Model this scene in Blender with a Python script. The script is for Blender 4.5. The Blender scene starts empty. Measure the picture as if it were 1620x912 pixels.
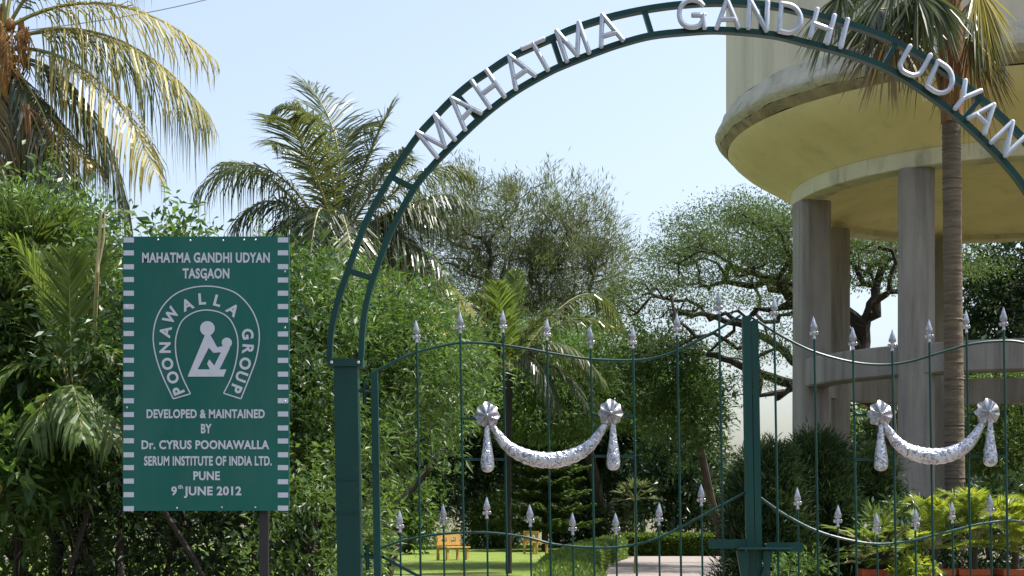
import bpy, math, random
import numpy as np
from mathutils import Vector, Matrix

random.seed(7)
RNG = np.random.default_rng(11)
R = math.radians
sc = bpy.context.scene
COL = sc.collection

# ------------------------------------------------------------------ camera, sky, sun, exposure
CAM_Z = 1.55
F = 2400.0            # focal length in photo pixels (photo is 1620 wide)
CX, HY = 810.0, 815.0  # optical centre column, horizon row
cam_d = bpy.data.cameras.new('camera')
cam_d.sensor_width = 36.0
cam_d.lens = 36.0 * F / 1620.0
cam_d.shift_y = (HY - 456.0) / 1620.0
cam_d.clip_end = 3000
cam = bpy.data.objects.new('camera', cam_d)
COL.objects.link(cam)
cam.location = (0, 0, CAM_Z)
cam.rotation_euler = (R(90), 0, 0)
sc.camera = cam

SUN = Vector((0.42, 0.07, 0.89)).normalized()
w = bpy.data.worlds.new('World')
sc.world = w
w.use_nodes = True
nt = w.node_tree
nt.nodes.clear()
sky = nt.nodes.new('ShaderNodeTexSky')
sky.sky_type = 'NISHITA'
sky.sun_disc = False
sky.sun_elevation = math.asin(SUN.z)
sky.sun_rotation = math.atan2(SUN.x, SUN.y)
sky.altitude = 500
sky.air_density = 1.25
sky.dust_density = 5.0
sky.ozone_density = 2.5
bg = nt.nodes.new('ShaderNodeBackground')
bg.inputs['Strength'].default_value = 0.15
wo = nt.nodes.new('ShaderNodeOutputWorld')
hz = nt.nodes.new('ShaderNodeHueSaturation')
hz.inputs['Saturation'].default_value = 0.76
hz.inputs['Value'].default_value = 0.88
nt.links.new(sky.outputs[0], hz.inputs['Color'])
nt.links.new(hz.outputs[0], bg.inputs[0])
nt.links.new(bg.outputs[0], wo.inputs[0])

sun_d = bpy.data.lights.new('sun', 'SUN')
sun_d.energy = 4.6
sun_d.angle = R(0.5)
sun_d.color = (1.0, 0.96, 0.90)
sun_o = bpy.data.objects.new('sun', sun_d)
COL.objects.link(sun_o)
sun_o.location = (20, 10, 40)
sun_o.rotation_euler = (-SUN).to_track_quat('-Z', 'Y').to_euler()

sc.view_settings.view_transform = 'Standard'
sc.view_settings.look = 'None'
sc.view_settings.gamma = 1.0
sc.view_settings.use_curve_mapping = False
sc.view_settings.exposure = 0.95
sc.render.engine = 'CYCLES'
sc.cycles.use_denoising = True
sc.cycles.max_bounces = 6
sc.cycles.diffuse_bounces = 3
sc.cycles.glossy_bounces = 2
sc.cycles.transmission_bounces = 4
sc.cycles.caustics_reflective = False
sc.cycles.caustics_refractive = False


def at(px, py, Y):
    """world point seen at photo pixel (px, py) and distance Y"""
    return Vector(((px - CX) * Y / F, Y, CAM_Z + (HY - py) * Y / F))


# ------------------------------------------------------------------ materials
def new_mat(name):
    m = bpy.data.materials.new(name)
    m.use_nodes = True
    t = m.node_tree
    for n in list(t.nodes):
        t.nodes.remove(n)
    out = t.nodes.new('ShaderNodeOutputMaterial')
    return m, t, out


def N(t, kind, **kw):
    n = t.nodes.new(kind)
    for k, v in kw.items():
        if k.startswith('i_'):
            n.inputs[k[2:].replace('_', ' ')].default_value = v
        else:
            setattr(n, k, v)
    return n


def mix_rgb(t, fac, a, b, mode='MIX'):
    n = t.nodes.new('ShaderNodeMix')
    n.data_type = 'RGBA'
    n.blend_type = mode
    for inp, v in ((n.inputs[0], fac), (n.inputs[6], a), (n.inputs[7], b)):
        if hasattr(v, 'is_output'):
            t.links.new(v, inp)
        elif isinstance(v, (int, float)):
            inp.default_value = v
        else:
            inp.default_value = (*v, 1)
    return n.outputs[2]


def ramp(t, src, p0, p1):
    n = t.nodes.new('ShaderNodeMapRange')
    n.inputs[1].default_value = p0
    n.inputs[2].default_value = p1
    t.links.new(src, n.inputs[0])
    return n.outputs[0]


def coords(t, scale=(1, 1, 1)):
    tc = N(t, 'ShaderNodeTexCoord')
    mp = N(t, 'ShaderNodeMapping')
    mp.inputs['Scale'].default_value = scale
    t.links.new(tc.outputs['Object'], mp.inputs[0])
    return mp.outputs[0]


def noise(t, vec, scale, detail=5, rough=0.55):
    n = N(t, 'ShaderNodeTexNoise')
    n.inputs['Scale'].default_value = scale
    n.inputs['Detail'].default_value = detail
    n.inputs['Roughness'].default_value = rough
    t.links.new(vec, n.inputs['Vector'])
    return n.outputs[0]


def bump(t, h, strength=0.3, dist=0.02):
    b = N(t, 'ShaderNodeBump')
    b.inputs['Strength'].default_value = strength
    b.inputs['Distance'].default_value = dist
    t.links.new(h, b.inputs['Height'])
    return b.outputs[0]


def surf(name, c1, c2, rough=0.6, metal=0.0, scale=3.0, stretch=(1, 1, 1), bscale=40.0, bstr=0.2, bdist=0.01,
         lo=0.35, hi=0.65, c3=None, s3=1.0, lo3=0.55, hi3=0.75, st3=(1, 1, 1), spec=0.5):
    m, t, out = new_mat(name)
    p = N(t, 'ShaderNodeBsdfPrincipled')
    v = coords(t, stretch)
    n1 = noise(t, v, scale, 6)
    c = mix_rgb(t, ramp(t, n1, lo, hi), c1, c2)
    if c3:
        n3 = noise(t, coords(t, st3), s3, 7, 0.65)
        c = mix_rgb(t, ramp(t, n3, lo3, hi3), c, c3)
    t.links.new(c, p.inputs['Base Color'])
    p.inputs['Roughness'].default_value = rough
    p.inputs['Metallic'].default_value = metal
    p.inputs['Specular IOR Level'].default_value = spec
    n2 = noise(t, coords(t), bscale, 5)
    t.links.new(bump(t, n2, bstr, bdist), p.inputs['Normal'])
    t.links.new(p.outputs[0], out.inputs[0])
    return m


def leaf_mat(name, dark, light, trans, tmix=0.38, rough=0.42, spec=0.45):
    m, t, out = new_mat(name)
    at_ = N(t, 'ShaderNodeAttribute')
    at_.attribute_name = 'tint'
    c = mix_rgb(t, at_.outputs['Fac'], dark, light)
    c = mix_rgb(t, ramp(t, at_.outputs['Fac'], .95, .97), c, (0.15, 0.125, 0.05))
    p = N(t, 'ShaderNodeBsdfPrincipled')
    p.inputs['Roughness'].default_value = rough
    p.inputs['Specular IOR Level'].default_value = spec
    t.links.new(c, p.inputs['Base Color'])
    tr = N(t, 'ShaderNodeBsdfTranslucent')
    c2 = mix_rgb(t, at_.outputs['Fac'], tuple(0.55 * x for x in trans), trans)
    c2 = mix_rgb(t, ramp(t, at_.outputs['Fac'], .95, .97), c2, (0.14, 0.11, 0.035))
    t.links.new(c2, tr.inputs[0])
    mx = N(t, 'ShaderNodeMixShader')
    mx.inputs[0].default_value = tmix
    t.links.new(p.outputs[0], mx.inputs[1])
    t.links.new(tr.outputs[0], mx.inputs[2])
    t.links.new(mx.outputs[0], out.inputs[0])
    return m


M = {}
GREEN1, GREEN2 = (0.005, 0.053, 0.044), (0.004, 0.038, 0.032)
M['green_paint'] = surf('green_enamel', GREEN1, GREEN2, 0.38, 0, 5, (1, 1, .3), 60, .08, .004,
                        c3=(0.075, 0.042, 0.022), s3=18, lo3=0.63, hi3=0.72, spec=.28)
M['sign_green'] = surf('sign_enamel', (0.004, 0.122, 0.092), (0.003, 0.100, 0.076), 0.5, 0, 2.2, (1, 1, .6), 90, .04, .002,
                       c3=(0.030, 0.125, 0.102), s3=4, lo3=0.45, hi3=0.85, spec=.35, st3=(1, 1, .3))
M['vinyl'] = surf('reflective_vinyl', (0.60, 0.60, 0.67), (0.54, 0.55, 0.62), 0.5, 0, 25, bscale=200, bstr=.05, bdist=.001,
                  c3=(0.25, 0.27, 0.30), s3=60, lo3=.62, hi3=.75)
M['silver_letter'] = surf('silver_letter', (0.56, 0.60, 0.68), (0.45, 0.49, 0.56), 0.36, 0.25, 14, bscale=90, bstr=.12, bdist=.004,
                          c3=(0.26, 0.235, 0.21), s3=30, lo3=.60, hi3=.76)
M['spear_silver'] = surf('silver_cast', (0.50, 0.51, 0.54), (0.26, 0.26, 0.28), 0.30, 0.85, 60, bscale=120, bstr=.35, bdist=.004,
                         c3=(0.22, 0.20, 0.18), s3=90, lo3=.60, hi3=.72)
M['zinc'] = surf('zinc_bolt', (0.7, 0.7, 0.72), (0.5, 0.5, 0.5), 0.3, 0.8, 30)
M['dark_post'] = surf('dark_post', (0.012, 0.014, 0.014), (0.02, 0.02, 0.018), 0.6, 0, 8)
M['worn_rail'] = surf('worn_rail', (0.010, 0.075, 0.065), (0.012, 0.06, 0.05), 0.4, 0, 9, c3=(0.16, 0.12, 0.08), s3=14, lo3=.56, hi3=.64, spec=.3)
M['concrete'] = surf('weathered_concrete', (0.33, 0.30, 0.27), (0.23, 0.21, 0.19), 0.9, 0, 1.6, (1, 1, .35), 14, .35, .03,
                     c3=(0.12, 0.105, 0.09), s3=1.6, lo3=.46, hi3=.78, st3=(2.8, 2.8, .16))
M['cream'] = surf('cream_wall', (0.72, 0.65, 0.51), (0.63, 0.57, 0.45), 0.9, 0, .7, (1, 1, .5), 10, .2, .02,
                  c3=(0.40, 0.38, 0.31), s3=.8, lo3=.5, hi3=.85, st3=(2.2, 2.2, .15))
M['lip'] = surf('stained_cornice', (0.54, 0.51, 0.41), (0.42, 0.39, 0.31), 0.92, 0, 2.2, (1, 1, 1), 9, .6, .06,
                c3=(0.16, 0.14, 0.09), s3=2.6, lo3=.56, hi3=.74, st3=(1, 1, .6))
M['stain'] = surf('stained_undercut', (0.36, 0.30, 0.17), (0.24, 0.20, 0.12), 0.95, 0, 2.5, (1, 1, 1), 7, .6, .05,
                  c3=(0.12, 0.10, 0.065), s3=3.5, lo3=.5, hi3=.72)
M['bowl'] = surf('yellow_limewash', (0.78, 0.68, 0.38), (0.69, 0.60, 0.33), 0.93, 0, .9, (1, 1, 1), 8, .25, .03,
                 c3=(0.50, 0.44, 0.26), s3=1.2, lo3=.52, hi3=.9, st3=(1.6, 1.6, .4))
M['ringpaint'] = surf('pale_ring_paint', (0.64, 0.60, 0.42), (0.54, 0.51, 0.37), 0.92, 0, 1.4, (1, 1, 1), 9, .3, .03,
                      c3=(0.27, 0.25, 0.19), s3=1.5, lo3=.52, hi3=.72, st3=(1.4, 1.4, .4))
M['bark'] = surf('grey_bark', (0.085, 0.065, 0.048), (0.045, 0.036, 0.028), 0.95, 0, 7, (1, 1, .3), 22, .6, .03)
M['dark_bark'] = surf('dark_bark', (0.035, 0.027, 0.02), (0.02, 0.016, 0.013), 0.95, 0, 5, (1, 1, .4), 18, .6, .03)
M['palm_bark'] = surf('ringed_palm_bark', (0.16, 0.12, 0.08), (0.085, 0.065, 0.045), 0.95, 0, 2.6, (1, 1, 9), 30, .6, .02)
M['crownshaft'] = surf('rusty_leaf_base', (0.26, 0.125, 0.040), (0.13, 0.075, 0.03), 0.85, 0, 4, (2, 2, .3), 40, .5, .02)
M['husk'] = surf('coconut_fibre', (0.40, 0.20, 0.05), (0.15, 0.08, 0.03), 0.9, 0, 9, (1, 1, .5), 50, .6, .02)
M['rachis'] = surf('palm_rachis', (0.30, 0.27, 0.09), (0.20, 0.20, 0.06), 0.6, 0, 6)
M['pale_stem'] = surf('pale_stem', (0.42, 0.36, 0.18), (0.30, 0.26, 0.12), 0.7, 0, 6, (1, 1, .3))
M['wood'] = surf('yellow_wood', (0.54, 0.33, 0.085), (0.38, 0.22, 0.05), 0.75, 0, 6, (1, 6, 6), 50, .2, .01)
M['terracotta'] = surf('terracotta', (0.42, 0.095, 0.035), (0.32, 0.07, 0.028), 0.85, 0, 6, bscale=60, bstr=.25, bdist=.01,
                       c3=(0.40, 0.22, 0.13), s3=9, lo3=.62, hi3=.8)
M['soil'] = surf('soil', (0.06, 0.042, 0.03), (0.03, 0.022, 0.016), 0.95, 0, 12, bscale=30, bstr=.8, bdist=.04)
M['ground'] = surf('earth_and_litter', (0.16, 0.12, 0.075), (0.09, 0.085, 0.04), 0.95, 0, .9, bscale=12, bstr=.6, bdist=.05,
                   c3=(0.05, 0.075, 0.02), s3=.35, lo3=.45, hi3=.62)
M['lawn'] = surf('mown_lawn', (0.12, 0.19, 0.025), (0.17, 0.23, 0.04), 0.85, 0, 1.1, bscale=60, bstr=.8, bdist=.05,
                 c3=(0.19, 0.17, 0.07), s3=.8, lo3=.5, hi3=.72, spec=.2)
M['path'] = surf('shade_toned_dusty_path', (0.25, 0.215, 0.19), (0.19, 0.165, 0.15), 0.93, 0, 2.2, bscale=25, bstr=.4, bdist=.02,
                 c3=(0.20, 0.16, 0.13), s3=.9, lo3=.5, hi3=.8)  # whole path coloured darker to stand in for tree shade across it
M['road'] = surf('asphalt', (0.06, 0.058, 0.055), (0.045, 0.044, 0.043), 0.9, 0, 3, bscale=80, bstr=.5, bdist=.01)
M['cable'] = surf('black_cable', (0.03, 0.03, 0.035), (0.02, 0.02, 0.02), 0.6, 0, 5)

# leaves
M['lf_shrub'] = leaf_mat('shrub_leaf', (0.023, 0.064, 0.012), (0.100, 0.165, 0.035), (0.19, 0.31, 0.045), .36, .42, .46)
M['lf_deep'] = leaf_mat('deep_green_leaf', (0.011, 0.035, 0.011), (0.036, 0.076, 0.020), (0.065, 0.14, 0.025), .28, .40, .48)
M['lf_bright'] = leaf_mat('fresh_leaf', (0.027, 0.074, 0.014), (0.085, 0.150, 0.032), (0.17, 0.30, 0.045), .36, .42, .45)
M['lf_rain'] = leaf_mat('fine_canopy_leaf', (0.030, 0.058, 0.017), (0.070, 0.110, 0.032), (0.14, 0.22, 0.045), .34, .6, .2)
M['lf_olive'] = leaf_mat('olive_leaf', (0.054, 0.070, 0.030), (0.118, 0.140, 0.056), (0.20, 0.25, 0.08), .36)
M['lf_juniper'] = leaf_mat('juniper_leaf', (0.018, 0.040, 0.014), (0.040, 0.070, 0.022), (0.06, 0.10, 0.02), .22, .6, .25)
M['lf_pine'] = leaf_mat('pine_leaf', (0.030, 0.070, 0.018), (0.080, 0.130, 0.030), (0.16, 0.26, 0.04), .32)
M['lf_palm'] = leaf_mat('palm_leaflet', (0.022, 0.044, 0.018), (0.090, 0.112, 0.040), (0.20, 0.24, 0.05), .30, .34, .6)
M['lf_yellow'] = leaf_mat('yellowing_leaflet', (0.13, 0.145, 0.030), (0.46, 0.37, 0.09), (0.50, 0.42, 0.07), .36, .40, .55)
M['lf_dry'] = leaf_mat('dry_leaflet', (0.12, 0.085, 0.035), (0.34, 0.25, 0.10), (0.34, 0.22, 0.06), .3, .5, .4)
M['lf_cycad'] = leaf_mat('cycad_leaflet', (0.06, 0.12, 0.014), (0.22, 0.29, 0.035), (0.52, 0.60, 0.05), .42, .36, .5)
M['lf_areca'] = leaf_mat('areca_leaflet', (0.042, 0.088, 0.018), (0.12, 0.17, 0.036), (0.24, 0.33, 0.05), .38, .42, .35)
M['lf_hedge'] = leaf_mat('hedge_leaf', (0.045, 0.10, 0.014), (0.11, 0.17, 0.025), (0.20, 0.30, 0.03), .35)


# silver repousse garland: soft embossing, colour darker in the hollows
def repousse():
    m, t, out = new_mat('embossed_silver')
    p = N(t, 'ShaderNodeBsdfPrincipled')
    v = coords(t)
    n0 = N(t, 'ShaderNodeTexNoise')
    n0.inputs['Scale'].default_value = 34
    n0.inputs['Detail'].default_value = 2
    n0.inputs['Distortion'].default_value = 1.6
    t.links.new(v, n0.inputs['Vector'])
    n1 = noise(t, v, 150, 3)
    mul = N(t, 'ShaderNodeMath', operation='MULTIPLY_ADD')
    t.links.new(n1, mul.inputs[0])
    mul.inputs[1].default_value = 0.3
    t.links.new(n0.outputs[0], mul.inputs[2])
    c = mix_rgb(t, ramp(t, mul.outputs[0], 0.50, 0.68), (0.20, 0.20, 0.215), (0.54, 0.55, 0.59))
    t.links.new(c, p.inputs['Base Color'])
    p.inputs['Metallic'].default_value = 0.92
    p.inputs['Roughness'].default_value = 0.30
    t.links.new(bump(t, mul.outputs[0], .8, .011), p.inputs['Normal'])
    t.links.new(p.outputs[0], out.inputs[0])
    return m


M['repousse'] = repousse()


# ------------------------------------------------------------------ object helpers
def tag(o, label=None, cat=None, group=None, kind=None):
    if label: o['label'] = label
    if cat: o['category'] = cat
    if group: o['group'] = group
    if kind: o['kind'] = kind
    return o


def empty(name, loc, label, cat, group=None, rz=0.0):
    o = bpy.data.objects.new(name, None)
    o.empty_display_size = 0.3
    COL.objects.link(o)
    o.location = loc
    o.rotation_euler = (0, 0, rz)
    return tag(o, label, cat, group)


def link_mesh(name, me, parent=None, local=False):
    o = bpy.data.objects.new(name, me)
    COL.objects.link(o)
    if parent is not None:
        o.parent = parent
        if not local:   # mesh is in world coordinates
            root = parent
            off = Vector((0, 0, 0))
            while root is not None:
                if root.type == 'EMPTY' and root.parent is None:
                    off = Vector(root.location)
                root = root.parent
            if parent.type == 'EMPTY':
                o.matrix_parent_inverse = Matrix.Translation(-off)
    return o


def copy_tree(o, parent=None):
    c = o.copy()
    COL.objects.link(c)
    c.parent = parent
    if parent is not None:
        c.matrix_parent_inverse = o.matrix_parent_inverse.copy()
    for ch in list(o.children):
        copy_tree(ch, c)
    return c


def nrm(a):
    return a / (np.linalg.norm(a, axis=-1, keepdims=True) + 1e-12)


class MB:
    """collects verts and faces; build() links them as one mesh object"""

    def __init__(s):
        s.v = []
        s.f = []
        s.n = 0

    def add(s, verts, faces):
        verts = [tuple(p) for p in verts]
        s.v += verts
        s.f += [tuple(i + s.n for i in f) for f in faces]
        s.n += len(verts)

    def box(s, c, size, rot=None):
        hx, hy, hz = size[0] / 2, size[1] / 2, size[2] / 2
        vs = [Vector((x, y, z)) for x in (-hx, hx) for y in (-hy, hy) for z in (-hz, hz)]
        if rot is not None:
            vs = [rot @ p for p in vs]
        c = Vector(c)
        s.add([p + c for p in vs], [(0, 1, 3, 2), (4, 6, 7, 5), (0, 4, 5, 1), (2, 3, 7, 6), (0, 2, 6, 4), (1, 5, 7, 3)])

    def prism(s, poly, y0, y1):
        """poly: list of (x, z) counter-clockwise seen from -Y; extruded between y0 and y1"""
        n = len(poly)
        vs = [(x, y0, z) for x, z in poly] + [(x, y1, z) for x, z in poly]
        fs = [tuple(range(n)), tuple(range(2 * n - 1, n - 1, -1))]
        fs += [(i, i + n, (i + 1) % n + n, (i + 1) % n) for i in range(n)]
        s.add(vs, fs)

    def tube(s, pts, rad, sides=8, flat=1.0, cap=True, up=None):
        pts = [Vector(p) for p in pts]
        n = len(pts)
        if not hasattr(rad, '__len__'):
            rad = [rad] * n
        t0 = (pts[1] - pts[0]).normalized()
        ref = Vector(up) if up else (Vector((0, 1, 0)) if abs(t0.y) < 0.9 else Vector((0, 0, 1)))
        vs = []
        for i in range(n):
            t = (pts[min(i + 1, n - 1)] - pts[max(i - 1, 0)])
            if t.length < 1e-9:
                t = t0.copy()
            t.normalize()
            a = t.cross(ref)
            if a.length < 1e-4:
                a = t.cross(Vector((1, 0, 0)))
            a.normalize()
            b = a.cross(t).normalized()
            for k in range(sides):
                an = 2 * math.pi * (k + .5) / sides
                vs.append(pts[i] + (a * math.cos(an) + b * math.sin(an) * flat) * rad[i])
        fs = []
        for i in range(n - 1):
            for k in range(sides):
                k2 = (k + 1) % sides
                fs.append((i * sides + k, i * sides + k2, (i + 1) * sides + k2, (i + 1) * sides + k))
        if cap:
            fs.append(tuple(range(sides - 1, -1, -1)))
            fs.append(tuple(range((n - 1) * sides, n * sides)))
        s.add(vs, fs)

    def bar(s, pts, w, d):
        """flat bar of rectangular section following pts in the XZ plane; w in plane, d along Y"""
        pts = [Vector(p) for p in pts]
        n = len(pts)
        vs = []
        for i in range(n):
            t = (pts[min(i + 1, n - 1)] - pts[max(i - 1, 0)]).normalized()
            a = Vector((-t.z, 0, t.x)).normalized() * (w / 2)
            y = Vector((0, d / 2, 0))
            vs += [pts[i] + a - y, pts[i] + a + y, pts[i] - a + y, pts[i] - a - y]
        fs = []
        for i in range(n - 1):
            for k in range(4):
                fs.append((i * 4 + k, i * 4 + (k + 1) % 4, i * 4 + 4 + (k + 1) % 4, i * 4 + 4 + k))
        fs += [(3, 2, 1, 0), tuple((n - 1) * 4 + k for k in range(4))]
        s.add(vs, fs)

    def lathe(s, prof, c=(0, 0, 0), seg=32, sx=1.0, sy=1.0, a0=0.0, closed=True):
        c = Vector(c)
        vs = []
        for r, z in prof:
            for k in range(seg):
                an = a0 + 2 * math.pi * k / seg
                vs.append(c + Vector((r * math.cos(an) * sx, r * math.sin(an) * sy, z)))
        fs = []
        for i in range(len(prof) - 1):
            for k in range(seg):
                k2 = (k + 1) % seg
                fs.append((i * seg + k, i * seg + k2, (i + 1) * seg + k2, (i + 1) * seg + k))
        if closed:
            fs.append(tuple(range(seg - 1, -1, -1)))
            fs.append(tuple((len(prof) - 1) * seg + k for k in range(seg)))
        s.add(vs, fs)

    def ball(s, c, r, seg=10, sx=1.0, sy=1.0, sz=1.0):
        prof = []
        for i in range(1, seg // 2 + 2):
            a = -math.pi / 2 + math.pi * i / (seg // 2 + 2)
            prof.append((r * math.cos(a), r * math.sin(a) * sz))
        s.lathe(prof, c, seg, sx, sy)

    def mesh(s, name, mat, smooth=True):
        me = bpy.data.meshes.new(name)
        me.from_pydata(s.v, [], s.f)
        me.materials.append(mat)
        me.polygons.foreach_set('use_smooth', [smooth] * len(me.polygons))
        if smooth:
            try:
                me.set_sharp_from_angle(angle=R(38))
            except Exception:
                pass
        me.update()
        return me

    def build(s, name, mat, parent=None, smooth=True, local=False):
        return link_mesh(name, s.mesh(name, mat, smooth), parent, local)


class Leaves:
    """leaf-sized faces, collected as numpy batches"""

    def __init__(s):
        s.tri_v = []
        s.tint = []
        s.quads = []   # strips

    def leaf(s, P, D, Nn, L, W, tint, fold=0.12, droop=0.0):
        D = nrm(D)
        S = nrm(np.cross(D, Nn))
        Nn = np.cross(S, D)
        L = L[:, None]
        W = W[:, None]
        tip = P + D * L
        tip[:, 2] -= droop * L[:, 0]
        lf = P + D * L * .42 + S * W * .5 + Nn * W * fold
        rt = P + D * L * .42 - S * W * .5 + Nn * W * fold
        s.tri_v.append(np.stack([P, lf, tip, P, tip, rt], 1))     # n,6,3
        s.tint.append(np.repeat(tint, 2))

    def strip(s, pts, side, width, tint):
        """ribbon leaflets: pts n,k,3; side n,3; width n,k"""
        n, k, _ = pts.shape
        a = pts + side[:, None, :] * width[:, :, None] * .5
        b = pts - side[:, None, :] * width[:, :, None] * .5
        tris = []
        for i in range(k - 1):
            tris += [a[:, i], b[:, i], b[:, i + 1], a[:, i], b[:, i + 1], a[:, i + 1]]
        s.tri_v.append(np.stack(tris, 1))
        s.tint.append(np.repeat(tint, 2 * (k - 1)))

    def mesh(s, name, mat):
        v = np.concatenate([t.reshape(-1, 3) for t in s.tri_v]).astype(np.float32)
        tint = np.concatenate(s.tint).astype(np.float32)
        nt_ = len(v) // 3
        me = bpy.data.meshes.new(name)
        me.vertices.add(len(v))
        me.vertices.foreach_set('co', v.ravel())
        me.loops.add(len(v))
        me.loops.foreach_set('vertex_index', np.arange(len(v), dtype=np.int32))
        me.polygons.add(nt_)
        me.polygons.foreach_set('loop_start', np.arange(0, len(v), 3, dtype=np.int32))
        a = me.attributes.new('tint', 'FLOAT', 'FACE')
        a.data.foreach_set('value', np.clip(tint, 0, 1))
        me.materials.append(mat)
        me.update(calc_edges=True)
        return me

    def build(s, name, mat, parent=None, local=False):
        return link_mesh(name, s.mesh(name, mat), parent, local)


def rand_unit(n):
    return nrm(RNG.normal(size=(n, 3)))


def lobe_points(lobes, density, shell=0.5, rough=0.22):
    """clump centres and outward axes on uneven lobes. lobes: (centre, (rx,ry,rz), weight)"""
    C, A = [], []
    for c, r, wgt in lobes:
        r = np.array(r, float)
        area = (r[0] * r[2] + r[1] * r[2] + r[0] * r[1])
        n = max(6, int(density * area * wgt))
        u = rand_unit(n)
        ph = RNG.uniform(0, 6.28, 6)
        bumpy = (np.sin(u[:, 0] * 5 + ph[0]) * np.sin(u[:, 2] * 6 + ph[1]) + .6 * np.sin(u[:, 1] * 9 + ph[2] + u[:, 2] * 7)
                 + .5 * np.sin(u[:, 0] * 13 + ph[3]) * np.sin(u[:, 2] * 11 + ph[4]))
        rad = (shell + (1 - shell) * RNG.random(n) ** .5) * (1 + rough * bumpy)
        C.append(np.array(c) + u * r * rad[:, None])
        A.append(nrm(u / r * r.mean()))
    return np.concatenate(C), np.concatenate(A)


def clumps(lv, C, A, n_per, clen, L, W, spread=1.0, up=0.35, droop=0.15, tintc=0.3, jitter=.25, flat=1.0):
    """twigs of leaves at centres C along axes A"""
    m = len(C)
    ax = nrm(A + np.array([0, 0, up]) + RNG.normal(size=(m, 3)) * .45)
    ct = RNG.normal(0.45, tintc, m)
    ax = np.repeat(ax, n_per, 0)
    P0 = np.repeat(C, n_per, 0)
    tint = np.repeat(ct, n_per) + RNG.normal(0, .22, m * n_per)
    n = m * n_per
    tint = np.clip(tint, 0, .93)
    tint[RNG.random(n) < .006] = 1.0
    t = RNG.random(n)
    ang = RNG.uniform(.35, 1.25, n) * spread
    perp = rand_unit(n)
    perp = nrm(perp - ax * np.sum(perp * ax, 1, keepdims=True))
    D = ax * np.cos(ang)[:, None] + perp * np.sin(ang)[:, None]
    P = P0 + ax * (t * clen)[:, None] + RNG.normal(size=(n, 3)) * clen * jitter * np.array([1, 1, flat])
    Nn = nrm(np.array([0, 0, 1.0]) + RNG.normal(size=(n, 3)) * .75)
    s = RNG.uniform(.7, 1.25, n)
    keep = P[:, 2] > 0.03
    lv.leaf(P[keep], D[keep], Nn[keep], (L * s)[keep], (W * s * RNG.uniform(.8, 1.15, n))[keep], tint[keep], droop=droop)


def skeleton(mb, trunk, r0, r_tip, targets, sides=5, wob=.12, path_w=.35, keep=.42):
    """limbs that grow from the trunk polyline to every target; radii from the number of tips carried"""
    nodes, par = [], []
    tr = [Vector(p) for p in trunk]
    for i in range(len(tr) - 1):
        m = max(2, int((tr[i + 1] - tr[i]).length / .5))
        for k in range(m):
            nodes.append(tr[i].lerp(tr[i + 1], k / m))
            par.append(len(nodes) - 2)
    nodes.append(tr[-1])
    par.append(len(nodes) - 2)
    plen = [0.0] * len(nodes)
    for i in range(1, len(nodes)):
        plen[i] = plen[par[i]] + (nodes[i] - nodes[par[i]]).length
    ntr = len(nodes)
    first = int(ntr * keep)
    top = np.array(tr[-1])
    order = np.argsort(np.linalg.norm(np.array(targets) - top, axis=1))
    chains = []
    for ti in order:
        tg = Vector(targets[ti])
        P = np.array([tuple(p) for p in nodes])
        d = np.linalg.norm(P - np.array(tg), axis=1) + path_w * np.array(plen)
        d[:first] += 1e6
        j = int(np.argmin(d))
        a = nodes[j]
        ln = (tg - a).length
        m = max(2, min(7, int(ln / .35)))
        prev = j
        ch = [j]
        sag = Vector((0, 0, 1)) * ln * random.uniform(-.02, .14)
        for k in range(1, m + 1):
            f = k / m
            p = a.lerp(tg, f) + sag * math.sin(f * math.pi)
            if k < m:
                p += Vector((random.gauss(0, 1), random.gauss(0, 1), random.gauss(0, 1))) * ln * wob / m
            nodes.append(p)
            par.append(prev)
            plen.append(plen[prev] + (p - nodes[prev]).length)
            prev = len(nodes) - 1
            ch.append(prev)
        chains.append(ch)
    cnt = np.zeros(len(nodes))
    for ch in chains:
        i = ch[-1]
        while i >= 0:
            cnt[i] += 1
            i = par[i]
    rad = r_tip * np.maximum(cnt, 1) ** .5
    rad = np.minimum(rad, r0)
    rt = list(range(ntr))
    rr = [max(rad[i], r0 * (1 - .55 * i / ntr)) for i in rt]
    rr[0] *= 1.35
    mb.tube([nodes[i] for i in rt], rr, 9)
    for ch in chains:
        rs = [rad[i] for i in ch]
        rs[0] = min(rad[ch[0]], rad[ch[1]] * 1.15)
        rs[-1] *= .6
        mb.tube([nodes[i] for i in ch], rs, sides, cap=False)


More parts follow.
